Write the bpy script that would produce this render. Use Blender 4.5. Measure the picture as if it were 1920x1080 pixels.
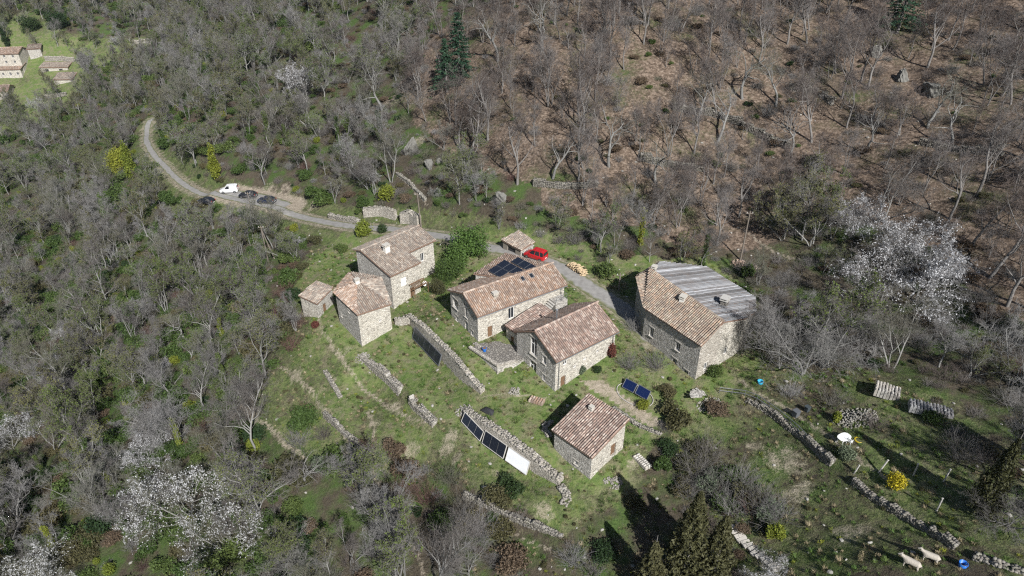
import bpy, bmesh, math, random
import numpy as np
from mathutils import Vector, Matrix
R = math.radians
for _o in list(bpy.data.objects): bpy.data.objects.remove(_o)
scene = bpy.context.scene
COL = scene.collection

# ------------------------------------------------------------------ camera, sky, sun, exposure
PITCH = R(32); CAMH = 59.0; FPX = 1280.0          # drone camera, 24 mm, looking down 32 degrees
cam = bpy.data.cameras.new('camera'); cam.lens = 24; cam.sensor_width = 36; cam.clip_start = 1; cam.clip_end = 6000
cam_o = bpy.data.objects.new('camera', cam); COL.objects.link(cam_o)
cam_o.location = (0, 0, CAMH); cam_o.rotation_euler = (R(90) - PITCH, 0, 0); scene.camera = cam_o
SUN_EL = R(39); SUN_AZ = R(157)                    # compass-like: 0 = +Y, 90 = +X ; sun behind the camera, to the right
world = bpy.data.worlds.new('World'); scene.world = world; world.use_nodes = True
wn = world.node_tree.nodes; bg = wn['Background']
sky = wn.new('ShaderNodeTexSky'); sky.sky_type = 'NISHITA'; sky.sun_disc = False
sky.sun_elevation = SUN_EL; sky.sun_rotation = SUN_AZ
world.node_tree.links.new(sky.outputs[0], bg.inputs[0]); bg.inputs[1].default_value = 0.05
sun = bpy.data.lights.new('sun', 'SUN'); sun.energy = 5.0; sun.angle = R(0.53); sun.color = (1.0, 0.985, 0.965)
sun_o = bpy.data.objects.new('sun', sun); COL.objects.link(sun_o)
_sd = Vector((math.sin(SUN_AZ) * math.cos(SUN_EL), math.cos(SUN_AZ) * math.cos(SUN_EL), math.sin(SUN_EL)))
sun_o.rotation_euler = _sd.to_track_quat('Z', 'Y').to_euler(); sun_o.location = (60, -60, 120)
scene.view_settings.view_transform = 'Standard'; scene.view_settings.look = 'None'
scene.view_settings.exposure = 0.55; scene.view_settings.gamma = 1.0
scene.cycles.use_denoising = False; scene.cycles.adaptive_threshold = .025; scene.cycles.pixel_filter_type = 'BLACKMAN_HARRIS'; scene.cycles.filter_width = 1.25
scene.cycles.max_bounces = 4; scene.cycles.diffuse_bounces = 2; scene.cycles.glossy_bounces = 2
scene.cycles.transmission_bounces = 3; scene.cycles.transparent_max_bounces = 4; scene.cycles.caustics_reflective = False
scene.cycles.caustics_refractive = False

# ------------------------------------------------------------------ terrain height field (thin plate through surveyed points)
CAM = np.array([0, 0, CAMH])
def ray(u, v):
    cx = (u - 960) / FPX; cy = (540 - v) / FPX
    return np.array([cx, math.cos(PITCH) + cy * math.sin(PITCH), -math.sin(PITCH) + cy * math.cos(PITCH)])
def proj(x, y, z):
    z = z - CAMH; dep = y * math.cos(PITCH) - z * math.sin(PITCH); up = y * math.sin(PITCH) + z * math.cos(PITCH)
    return 960 + FPX * x / dep, 540 - FPX * up / dep, dep
def pz(u, v, z):
    d = ray(u, v); t = (z - CAMH) / d[2]; return CAM + d * t
CP = [(960,560,0),(1040,735,-1.5),(897,642,-.3),(830,607,-.8),(740,578,-3),(676,545,-4),(677,647,-4.6),(737,614,-3.4),(597,590,-4.5),
(1303,715,.3),(1194,627,.8),(1110,887,-3.6),(1041,835,-3.3),(1176,800,-2.4),
(1150,570,1.4),(1050,500,1.5),(960,470,1),(900,462,.5),(830,445,-.8),(740,430,-2.5),(640,422,-4.5),(560,405,-6),(480,388,-7.5),(400,372,-9),(340,345,-10.5),(300,305,-12),(275,270,-13.5),(280,235,-15),
(700,370,-1),(780,280,5),(900,380,4),(1140,430,4),(1000,400,4.5),(1000,300,10),(1000,200,16),(1000,100,23.5),(1000,0,31),(1400,480,3),(1400,300,11),(1400,100,25),(1400,0,32),
(1690,570,5),(1650,400,11),(1700,250,18),(1700,100,26),(1700,0,33),(1900,700,7.5),(1900,500,12),(1900,300,19),(1900,100,28),(1900,0,35),
(1900,850,7),(1900,1060,7),(1750,950,5),(1582,850,3),(1500,800,1.8),(1350,740,.3),(1665,735,5),(1700,1060,5),
(1450,900,-.5),(1550,1000,1),(1300,800,-1.5),(1250,930,-4),(1200,1000,-5.5),(1400,1050,-2.5),
(1000,1060,-8.5),(950,950,-7),(950,860,-5),(1060,930,-5),(800,900,-9),(800,1060,-11),(690,900,-10),(620,1000,-13),(690,700,-6.5),(850,760,-4),(800,680,-3.6),(760,640,-3.6),(600,750,-9),(520,850,-12),(480,700,-11),(540,600,-7.5),(560,500,-6.8),(620,510,-5.5),
(400,850,-16),(400,1050,-17),(200,900,-21),(30,1050,-24),(30,800,-29),(200,700,-25),(400,600,-15),(400,480,-13),(200,500,-28),(30,600,-34),(30,400,-36),(200,350,-26),(30,250,-32),
(400,200,0),(500,100,8),(500,0,15),(700,200,8),(700,100,15),(700,0,24),(600,300,-1),(300,130,-12),(200,180,-24),(30,150,-23),(250,70,-10),(100,50,-6),(250,0,0),(30,0,0)]
WP = [(0,330,60),(200,300,75),(120,240,60),(-150,420,25),(-350,350,10),(-300,200,-20),(-200,60,-42),(-100,0,-34),(0,0,-22),(60,0,-3),(120,60,20),(160,160,50),(0,700,120),(-500,700,80),(500,700,150),(-700,300,60),(-600,-100,0),(0,-300,-60),(500,0,60),(500,300,130),(200,-200,10),
(0,1000,170),(-800,900,150),(800,900,190),(-800,0,70),(800,-200,110),(0,-500,-60),(-600,-500,-20),(600,-500,40)]
_A = np.array([tuple(pz(*c)) for c in CP] + WP, float); _n = len(_A); _S = 100.0; _X = _A[:, :2] / _S
def _phi(r2): return np.where(r2 > 1e-12, .5 * r2 * np.log(r2 + 1e-12), 0)
_M = np.zeros((_n + 3, _n + 3)); _M[:_n, :_n] = _phi(((_X[:, None] - _X[None]) ** 2).sum(-1)) + np.eye(_n) * 2e-5
_M[:_n, _n] = 1; _M[:_n, _n + 1:] = _X; _M[_n:, :_n] = _M[:_n, _n:].T
_c = np.linalg.solve(_M, np.r_[_A[:, 2], 0, 0, 0])
def tps(x, y):
    q = np.stack([np.asarray(x, float), np.asarray(y, float)], -1) / _S
    sh = q.shape[:-1]; q = q.reshape(-1, 2); out = np.empty(len(q))
    for i in range(0, len(q), 20000):
        b = q[i:i + 20000]; out[i:i + 20000] = _phi(((b[:, None] - _X) ** 2).sum(-1)) @ _c[:_n] + _c[_n] + b @ _c[_n + 1:]
    return out.reshape(sh)
_rs = np.random.RandomState(5)
_wv = [(np.cos(a) / w, np.sin(a) / w, p, w) for w in (0.9, 1.4, 2.2, 3.5, 5.5, 9, 14, 23) for a, p in zip(_rs.uniform(0, 6.28, 4), _rs.uniform(0, 6.28, 4))]
def vnoise(x, y, wmin=0.0, wmax=99, pw=1.0):
    s = 0.0; n = 0
    for kx, ky, p, w in _wv:
        if wmin <= w <= wmax: s = s + np.sin(6.283 * (kx * x + ky * y) + p + 1.7 * np.sin(3.1 * (ky * x - kx * y) + p)) * w ** pw; n += w ** pw
    return s / n
def catmull(P, step=1.2):
    P = [np.array(p, float) for p in P]; P = [2 * P[0] - P[1]] + P + [2 * P[-1] - P[-2]]; out = []
    for i in range(1, len(P) - 2):
        n = max(2, int(np.linalg.norm(P[i + 1] - P[i]) / step))
        for k in range(n):
            t = k / n; a, b, c, d = P[i - 1], P[i], P[i + 1], P[i + 2]
            out.append(.5 * (2 * b + (c - a) * t + (2 * a - 5 * b + 4 * c - d) * t * t + (3 * b - a - 3 * c + d) * t ** 3))
    out.append(P[-2]); return np.array(out)
def seg_dist(x, y, L):
    """distance to polyline L (n,2+), nearest sample index and signed side (+ = left of travel)"""
    x = np.asarray(x, float).ravel(); y = np.asarray(y, float).ravel()
    best = np.full(len(x), 1e9); bi = np.zeros(len(x)); sg = np.zeros(len(x))
    for i in range(len(L) - 1):
        ax, ay = L[i][:2]; bx, by = L[i + 1][:2]; dx, dy = bx - ax, by - ay; l2 = dx * dx + dy * dy + 1e-9
        t = np.clip(((x - ax) * dx + (y - ay) * dy) / l2, 0, 1); px, py = ax + t * dx, ay + t * dy
        d = np.hypot(x - px, y - py); m = d < best
        best[m] = d[m]; bi[m] = i + t[m]; sg[m] = np.sign(dx * (y - ay) - dy * (x - ax))[m]
    return best, bi, sg
def smooth(a, b, x):
    t = np.clip((x - a) / (b - a), 0, 1); return t * t * (3 - 2 * t)
def g0(u, v):
    d = ray(u, v); t = np.linspace(20, 600, 230)
    for _ in range(2):
        p = t[:, None] * d + CAM; b = p[:, 2] < tps(p[:, 0], p[:, 1]); i = int(b.argmax()) if b.any() else len(t) - 1
        t = np.linspace(t[max(0, i - 1)], t[i], 40)
    return p[i]
ROAD_PX = [(1225,640),(1195,605),(1165,575),(1130,552),(1090,528),(1045,498),(1000,482),(950,470),(900,460),(850,446),(800,440),(740,431),(690,427),(640,423),(590,413),(545,402),(500,391),(450,382),(400,371),(365,358),(335,338),(312,315),(290,292),(276,268),(276,248),(282,230),(296,215)]
ROAD = catmull([g0(*p) for p in ROAD_PX], 1.5)
_k = np.ones(15) / 15
ROAD[:, 2] = np.convolve(np.pad(ROAD[:, 2], 7, 'edge'), _k, 'valid')
PARK = catmull([g0(*p) for p in [(425,362),(470,368),(505,378),(540,384)]], 1.5)
PARK[:, 2] = np.convolve(np.pad(PARK[:, 2], 4, 'edge'), np.ones(9) / 9, 'valid')
# terrace steps: polyline (right of travel is the upper side), height
TERR = {}
def terrace(key, px, h): TERR[key] = (catmull([g0(*p)[:2] for p in px], 2.0), h)
terrace('upper', [(905,735),(870,700),(830,660),(790,622),(765,592)], 2.1)
terrace('solar', [(1050,905),(1005,872),(960,845),(915,815),(872,782)], 1.9)
terrace('mid', [(815,795),(780,760),(740,725),(700,690),(672,665)], 1.3)
terrace('low', [(640,750),(625,725),(612,700)], 0.9)
terrace('garden', [(1900,1070),(1800,1020),(1720,975),(1640,935),(1560,870),(1500,815),(1440,770),(1360,735)], 0.75)
terrace('field', [(1060,1010),(1000,985),(930,955),(860,925),(790,890)], 1.0)
terrace('slope', [(700,860),(650,815),(600,770),(560,725),(530,690)], 1.0)
terrace('bank', [(1020,470),(1060,480),(1110,505),(1180,505),(1260,492),(1340,492)][::-1], 0.0)
def ground_z(x, y):
    x = np.asarray(x, float); y = np.asarray(y, float); sh = x.shape; xf = x.ravel(); yf = y.ravel()
    z = tps(xf, yf)
    near = np.exp(-(((xf - 0) / 55) ** 2 + ((yf - 78) / 45) ** 2))
    z = z + vnoise(xf, yf, 0, 3) * .07 + vnoise(xf, yf, 3, 10) * (.22 - .12 * near) + vnoise(xf, yf, 10, 30) * (.8 - .65 * near)
    for L, h in TERR.values():
        if h == 0: continue
        x0, x1 = L[:, 0].min() - 9, L[:, 0].max() + 9; y0, y1 = L[:, 1].min() - 9, L[:, 1].max() + 9
        m = (xf > x0) & (xf < x1) & (yf > y0) & (yf < y1)
        if m.any():
            d, bi, sg = seg_dist(xf[m], yf[m], L); s = -d * sg      # the upper side lies right of travel
            endf = smooth(0, 2.5, bi) * smooth(0, 2.5, len(L) - 1 - bi)
            z[m] += h * .5 * endf * (np.where(s > 0, 1, -1) * smooth(0.0, .5, d)) * (1 - smooth(1.5, 6.5, d))
    for L, w, f in ((ROAD, 2.3, 4.5), (PARK, 3.2, 3.0)):
        m = (xf > L[:, 0].min() - 9) & (xf < L[:, 0].max() + 9) & (yf > L[:, 1].min() - 9) & (yf < L[:, 1].max() + 9)
        if m.any():
            d, bi, sg = seg_dist(xf[m], yf[m], L); zr = np.interp(bi, np.arange(len(L)), L[:, 2])
            k = 1 - smooth(w, w + f, d); z[m] = z[m] * (1 - k) + zr * k
    return z.reshape(sh)
def gz(x, y): return float(ground_z(np.array([x]), np.array([y]))[0])
def G(u, v):
    """the ground point seen along one line of sight of the survey photograph"""
    d = ray(u, v); p0 = g0(u, v); t0 = (p0[1]) / d[1]
    t = np.linspace(t0 - 14, t0 + 14, 141); p = t[:, None] * d + CAM
    b = p[:, 2] < ground_z(p[:, 0], p[:, 1]); i = int(b.argmax()) if b.any() else 150
    return p[i]
def gpoly(px): return np.array([g0(*p)[:2] for p in px])
def inpoly(x, y, poly):
    ins = np.zeros(np.shape(x), bool); n = len(poly); j = n - 1
    for i in range(n):
        xi, yi = poly[i]; xj, yj = poly[j]
        c = ((yi > y) != (yj > y)) & (x < (xj - xi) * (y - yi) / (yj - yi + 1e-12) + xi); ins ^= c; j = i
    return ins

# ------------------------------------------------------------------ scene helpers
def tag(o, label=None, cat=None, group=None, kind=None):
    if label: o['label'] = label
    if cat: o['category'] = cat
    if group: o['group'] = group
    if kind: o['kind'] = kind
    return o
def empty(name, loc, rz=0):
    o = bpy.data.objects.new(name, None); COL.objects.link(o); o.location = tuple(loc); o.rotation_euler = (0, 0, rz); o.empty_display_size = .3
    return o
def link_mesh(name, me, parent=None, mats=()):
    for m in mats: me.materials.append(m)
    o = bpy.data.objects.new(name, me); COL.objects.link(o)
    if parent: o.parent = parent
    return o
def np_mesh(name, V, F, col=None, smooth_=False, matidx=None):
    """V (n,3), F list of faces or (m,k) array, col (n,3) point colours"""
    me = bpy.data.meshes.new(name); V = np.asarray(V, np.float32)
    if isinstance(F, np.ndarray):
        m, k = F.shape; me.vertices.add(len(V)); me.vertices.foreach_set('co', V.ravel())
        me.loops.add(m * k); me.loops.foreach_set('vertex_index', F.astype(np.int32).ravel())
        me.polygons.add(m); me.polygons.foreach_set('loop_start', np.arange(0, m * k, k, dtype=np.int32))
        me.update(calc_edges=True)
    else: me.from_pydata([tuple(map(float, v)) for v in V], [], F)
    if col is not None:
        a = me.color_attributes.new('col', 'FLOAT_COLOR', 'POINT')
        a.data.foreach_set('color', np.c_[np.asarray(col, np.float32), np.ones(len(V), np.float32)].ravel())
    if smooth_: me.polygons.foreach_set('use_smooth', np.ones(len(me.polygons), bool))
    if matidx is not None: me.polygons.foreach_set('material_index', np.asarray(matidx, np.int32))
    me.update(); return me
class MB:
    def __init__(s): s.v = []; s.f = []; s.c = []
    def add(s, V, F, col=None):
        b = len(s.v); s.v += [tuple(map(float, q)) for q in V]; s.f += [tuple(i + b for i in f) for f in F]; s.c += [col or (1, 1, 1)] * len(V)
    def box(s, c, size, M=None, col=None, taper=1.0):
        x, y, z = [k / 2 for k in size]; t = taper
        V = [(-x, -y, -z), (x, -y, -z), (x, y, -z), (-x, y, -z), (-x * t, -y * t, z), (x * t, -y * t, z), (x * t, y * t, z), (-x * t, y * t, z)]
        V = [Vector(q) for q in V]
        if M is not None: V = [M @ q for q in V]
        V = [q + Vector(c) for q in V]
        s.add(V, [(3, 2, 1, 0), (4, 5, 6, 7), (0, 1, 5, 4), (1, 2, 6, 5), (2, 3, 7, 6), (3, 0, 4, 7)], col)
    def tube(s, p0, p1, r0, r1=None, n=8, caps=True, col=None):
        r1 = r0 if r1 is None else r1; p0 = Vector(p0); p1 = Vector(p1); d = (p1 - p0).normalized()
        a = d.orthogonal().normalized(); b = d.cross(a); V = []
        for p, r in ((p0, r0), (p1, r1)):
            for i in range(n):
                t = 6.28318 * i / n; V.append(p + (a * math.cos(t) + b * math.sin(t)) * r)
        F = [(i, (i + 1) % n, n + (i + 1) % n, n + i) for i in range(n)]
        if caps: F += [tuple(range(n - 1, -1, -1)), tuple(range(n, 2 * n))]
        s.add(V, F, col)
    def prism(s, pts, off, col=None):
        """closed prism: polygon pts (3d) swept by off"""
        n = len(pts); P = [Vector(p) for p in pts]; Q = [p + Vector(off) for p in P]
        s.add(P + Q, [tuple(range(n)), tuple(range(2 * n - 1, n - 1, -1))] + [(i, n + i, n + (i + 1) % n, (i + 1) % n) for i in range(n)], col)
    def build(s, name, mat, parent=None, smooth_=False, bevel=0.0):
        me = np_mesh(name, np.array(s.v), s.f, np.array(s.c), smooth_)
        bm = bmesh.new(); bm.from_mesh(me); bmesh.ops.recalc_face_normals(bm, faces=bm.faces); bm.to_mesh(me); bm.free()
        o = link_mesh(name, me, parent, [mat])
        if bevel:
            b = o.modifiers.new('bevel', 'BEVEL'); b.width = bevel; b.segments = 2; b.limit_method = 'ANGLE'
        return o
def copy_tree(o, parent=None):
    c = o.copy(); COL.objects.link(c); c.parent = parent
    for ch in [k for k in o.children]: copy_tree(ch, c)
    return c

# ------------------------------------------------------------------ materials
class NT:
    def __init__(s, name, rough=.8, spec=.25):
        s.m = bpy.data.materials.new(name); s.m.use_nodes = True; s.t = s.m.node_tree; s.b = s.t.nodes['Principled BSDF']
        s.b.inputs['Roughness'].default_value = rough; s.b.inputs['Specular IOR Level'].default_value = spec
    def n(s, ty, **k):
        q = s.t.nodes.new('ShaderNode' + ty)
        for a, v in k.items(): setattr(q, a, v)
        return q
    def l(s, a, b): s.t.links.new(a, b)
    def coord(s, kind='Object'): return s.n('TexCoord').outputs[kind]
    def pos(s): return s.n('NewGeometry').outputs['Position']
    def noise(s, vec, scale, detail=3, rough=.55, dist=0):
        q = s.n('TexNoise'); q.inputs['Scale'].default_value = scale; q.inputs['Detail'].default_value = detail; q.inputs['Roughness'].default_value = rough; q.inputs['Distortion'].default_value = dist
        s.l(vec, q.inputs['Vector']); return q.outputs['Fac']
    def voro(s, vec, scale, feature='F1', rnd=1.0):
        q = s.n('TexVoronoi', feature=feature); q.inputs['Scale'].default_value = scale; q.inputs['Randomness'].default_value = rnd; s.l(vec, q.inputs['Vector']); return q
    def ramp(s, fac, stops):
        q = s.n('ValToRGB'); e = q.color_ramp.elements
        while len(e) < len(stops): e.new(.5)
        for k, (p, c) in zip(e, stops): k.position = p; k.color = (*c, 1) if len(c) == 3 else c
        s.l(fac, q.inputs[0]); return q.outputs[0]
    def mix(s, fac, a, b, mode='MIX'):
        q = s.n('Mix', data_type='RGBA', blend_type=mode)
        for sock, v in ((q.inputs[0], fac), (q.inputs[6], a), (q.inputs[7], b)):
            if isinstance(v, (int, float)): sock.default_value = v
            elif isinstance(v, tuple): sock.default_value = (*v, 1)
            else: s.l(v, sock)
        return q.outputs[2]
    def math(s, op, a, b=None, clamp=False):
        q = s.n('Math', operation=op, use_clamp=clamp)
        for sock, v in zip(q.inputs, (a, b)):
            if v is None: continue
            if isinstance(v, (int, float)): sock.default_value = v
            else: s.l(v, sock)
        return q.outputs[0]
    def rnd(s): return s.n('ObjectInfo').outputs['Random']
    def attr(s, name, out='Color'):
        q = s.n('Attribute'); q.attribute_name = name; return q.outputs[out]
    def color(s, c):
        if isinstance(c, tuple): s.b.inputs['Base Color'].default_value = (*c, 1)
        else: s.l(c, s.b.inputs['Base Color'])
    def bump(s, h, strength=.5, dist=.05):
        q = s.n('Bump'); q.inputs['Strength'].default_value = strength; q.inputs['Distance'].default_value = dist; s.l(h, q.inputs['Height']); s.l(q.outputs[0], s.b.inputs['Normal'])
MAT = {}
def plain(name, c, rough=.7, metal=0, spec=.3, var=.12, scale=6.0, bump=0):
    """a painted or raw surface with a little grain and wear of its own"""
    t = NT(name, rough, spec); t.b.inputs['Metallic'].default_value = metal
    f = t.noise(t.coord(), scale, 4); t.color(t.mix(f, tuple(k * (1 - var) for k in c), tuple(min(1, k * (1 + var)) for k in c)))
    if bump: t.bump(f, bump, .02)
    MAT[name] = t.m; return t.m
def stone_mat(name, cols, joint, scale=3.2, stain=.35):
    t = NT(name, .92, .15); p = t.coord()
    mp = t.n('Mapping'); mp.inputs['Scale'].default_value = (1, 1, 1.5); t.l(p, mp.inputs[0]); p = mp.outputs[0]
    wob = t.n('VectorMath', operation='ADD'); nz = t.n('TexNoise'); nz.inputs['Scale'].default_value = 2.0; t.l(p, nz.inputs['Vector'])
    sc = t.n('VectorMath', operation='SCALE'); sc.inputs['Scale'].default_value = .25; t.l(nz.outputs['Color'], sc.inputs[0]); t.l(p, wob.inputs[0]); t.l(sc.outputs[0], wob.inputs[1])
    v = t.voro(wob.outputs[0], scale); e = t.voro(wob.outputs[0], scale, 'DISTANCE_TO_EDGE')
    sx = t.n('SeparateColor'); t.l(v.outputs['Color'], sx.inputs[0])
    n = len(cols); c = t.ramp(sx.outputs[0], [(i / max(1, n - 1), q) for i, q in enumerate(cols)])
    c = t.mix(t.ramp(t.noise(p, 5, 3, .7), [(.52, (0, 0, 0)), (.68, (.75, .75, .75))]), c, (.16, .145, .125))
    big = t.noise(t.coord(), .35, 3); c = t.mix(t.math('MULTIPLY', t.ramp(big, [(.4, (0, 0, 0)), (.75, (1, 1, 1))]), stain), c, (.26, .24, .2))
    jw = t.ramp(e.outputs['Distance'], [(.0, (1, 1, 1)), (.14, (0, 0, 0))])
    t.color(t.mix(jw, c, joint))
    t.bump(t.ramp(e.outputs['Distance'], [(0, (0, 0, 0)), (.2, (1, 1, 1))]), .9, .07)
    MAT[name] = t.m; return t.m
stone_mat('stone_cream', [(.42, .38, .32), (.62, .585, .51), (.53, .49, .42), (.24, .22, .19), (.7, .67, .6)], (.54, .505, .435))  # cream also serves sunlit house sides, their light put into the colour
stone_mat('stone_grey', [(.37, .35, .32), (.52, .50, .46), (.22, .205, .19), (.44, .415, .375), (.58, .56, .52)], (.42, .395, .355))  # grey also serves shaded house sides, their shade put into the colour
stone_mat('stone_warm', [(.37, .335, .285), (.5, .465, .405), (.23, .21, .18), (.43, .39, .335), (.56, .53, .48)], (.40, .365, .315), 2.9)
stone_mat('stone_dark', [(.21, .195, .175), (.31, .29, .26), (.16, .15, .14), (.27, .25, .225)], (.11, .1, .09), 3.0)
def tile_mat(name, tint):
    t = NT(name, .85, .2); c = t.mix(1.0, t.attr('col'), tint, 'MULTIPLY')
    f = t.noise(t.coord(), 7, 4, .65); c = t.mix(t.math('MULTIPLY', t.ramp(f, [(.45, (0, 0, 0)), (.8, (1, 1, 1))]), .45), c, (.28, .25, .21))
    g = t.noise(t.coord(), .5, 3); c = t.mix(t.math('MULTIPLY', t.ramp(g, [(.4, (0, 0, 0)), (.7, (1, 1, 1))]), .4), c, (.13, .105, .09))
    t.color(c); MAT[name] = t.m; return t.m
tile_mat('tile', (1, 1, 1))
def stone_loose():
    t = NT('stone_loose', .95, .1); c = t.mix(t.math('MULTIPLY', t.noise(t.coord(), 8, 4, .7), .6), t.attr('col'), (.2, .19, .16))
    t.color(c); t.bump(t.noise(t.coord(), 22, 3), .5, .03); MAT['stone_loose'] = t.m
stone_loose()
def glass_mat(name, c, rough=.12, spec=.5):
    t = NT(name, rough, spec); t.color(c); t.b.inputs['Coat Weight'].default_value = .25; t.b.inputs['Coat Roughness'].default_value = .08
    MAT[name] = t.m; return t.m
glass_mat('pane', (.018, .021, .026)); glass_mat('solar_black', (.012, .015, .024), .22, .4); glass_mat('solar_blue', (.005, .012, .05), .3, .35)
plain('wood_grey', (.22, .195, .165), .85, var=.3, scale=14); plain('wood_brown', (.16, .095, .055), .8, var=.3, scale=14)
plain('wood_pale', (.46, .35, .22), .85, var=.25, scale=12); plain('white_paint', (.72, .71, .68), .6, var=.06)
plain('plastic_white', (.78, .78, .76), .4, var=.03); plain('plastic_blue', (.02, .14, .5), .4); plain('plastic_cyan', (.03, .35, .55), .45)
plain('plastic_dark', (.05, .06, .065), .5); plain('plastic_yellow', (.6, .45, .03), .45); plain('metal_grey', (.3, .31, .32), .45, .7)
plain('concrete', (.4, .385, .355), .9, var=.2); plain('mortar', (.46, .43, .38), .92, var=.18); plain('render_white', (.62, .6, .55), .9, var=.15, scale=3)
plain('tyre', (.02, .02, .02), .85); plain('rim', (.35, .36, .37), .35, .8); plain('lamp_red', (.35, .02, .015), .25); plain('lamp_clear', (.55, .56, .58), .15)
plain('tarp_white', (.7, .71, .72), .7, var=.1, scale=2.5, bump=.4); plain('tarp_opening_dark', (.03, .03, .032), .6); plain('tile_slab', (.2, .13, .095), .9, var=.3, scale=4)
plain('pole_wood', (.17, .145, .12), .85, var=.25, scale=20); plain('wire', (.03, .03, .03), .6); plain('terracotta', (.42, .2, .12), .85, var=.15)
def paint(name, c, rough=.3):
    t = NT(name, rough, .5); t.color(c); t.b.inputs['Coat Weight'].default_value = .5; t.b.inputs['Coat Roughness'].default_value = .12; MAT[name] = t.m
paint('car_red', (.42, .012, .018)); paint('car_white', (.7, .7, .7)); paint('car_black', (.012, .013, .018)); paint('car_blue', (.012, .018, .045))
def bark(name, a, b, var):
    t = NT(name, .9, .15); f = t.noise(t.coord(), 3.0, 4, .65); c = t.mix(f, a, b)
    r = t.rnd(); c = t.mix(t.math('MULTIPLY', r, var), c, tuple(k * .45 for k in a)); t.color(c); MAT[name] = t.m; return t.m
bark('bark_grey', (.3, .295, .28), (.17, .165, .15), .6); bark('bark_brown', (.27, .255, .24), (.13, .12, .11), .5)
def twig(name, stops):
    t = NT(name, .9, .12); c = t.ramp(t.rnd(), stops); c = t.mix(t.math('MULTIPLY', t.noise(t.coord(), 1.2, 2), .45), c, (.12, .1, .09)); t.color(c); MAT[name] = t.m
twig('twig_grey', [(0, (.18, .178, .172)), (.2, (.125, .112, .1)), (.4, (.24, .238, .236)), (.55, (.14, .145, .092)), (.7, (.16, .15, .138)), (.85, (.28, .278, .276)), (1, (.135, .125, .11))])
twig('twig_brown', [(0, (.15, .128, .117)), (.3, (.105, .085, .076)), (.5, (.21, .196, .187)), (.75, (.12, .097, .086)), (1, (.165, .147, .136))])
twig('twig_red', [(0, (.16, .085, .07)), (1, (.12, .075, .065))])
def leaf(name, stops, rough=.6, transl=.25):
    t = NT(name, rough, .2); r = t.rnd(); f = t.noise(t.coord(), .9, 2); k = t.math('ADD', t.math('MULTIPLY', r, .55), t.math('MULTIPLY', f, .5), True)
    c = t.ramp(k, stops); c = t.mix(1.0, c, t.attr('col'), 'MULTIPLY'); t.color(c)
    if transl:
        tr = t.n('BsdfTranslucent'); t.l(c, tr.inputs[0]); mx = t.n('MixShader'); mx.inputs[0].default_value = transl
        t.l(t.b.outputs[0], mx.inputs[1]); t.l(tr.outputs[0], mx.inputs[2]); t.l(mx.outputs[0], t.t.nodes['Material Output'].inputs[0])
    MAT[name] = t.m; return t.m
leaf('leaf_green', [(0, (.04, .072, .02)), (.5, (.066, .105, .028)), (1, (.12, .148, .045))])
leaf('leaf_dark', [(0, (.018, .035, .014)), (.5, (.03, .055, .02)), (1, (.05, .075, .026))])
leaf('leaf_lime', [(0, (.11, .15, .025)), (.5, (.17, .2, .03)), (1, (.26, .26, .035))])
leaf('leaf_olive', [(0, (.06, .065, .03)), (.5, (.09, .085, .04)), (1, (.13, .11, .055))])
leaf('leaf_brown', [(0, (.09, .065, .045)), (.5, (.13, .095, .065)), (1, (.17, .13, .085))])
leaf('leaf_straw', [(0, (.2, .17, .1)), (.5, (.27, .225, .14)), (1, (.33, .28, .18))])
leaf('leaf_red', [(0, (.1, .035, .028)), (1, (.16, .06, .045))]); leaf('leaf_yellow', [(0, (.32, .27, .02)), (1, (.5, .42, .03))])
leaf('leaf_conifer', [(0, (.025, .06, .035)), (1, (.05, .1, .055))]); leaf('leaf_cypress', [(0, (.055, .06, .025)), (1, (.1, .095, .045))])
leaf('leaf_sage', [(0, (.09, .12, .075)), (1, (.16, .19, .12))])
leaf('leaf_bud', [(0, (.1, .145, .034)), (.4, (.14, .185, .048)), (.7, (.17, .165, .072)), (1, (.21, .24, .066))], .6, .4)
leaf('petal', [(0, (.6, .6, .61)), (1, (.78, .78, .79))], .7, .35)
leaf('leaf_grass', [(0, (.065, .125, .027)), (.5, (.09, .15, .038)), (1, (.145, .175, .056))])
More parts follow.
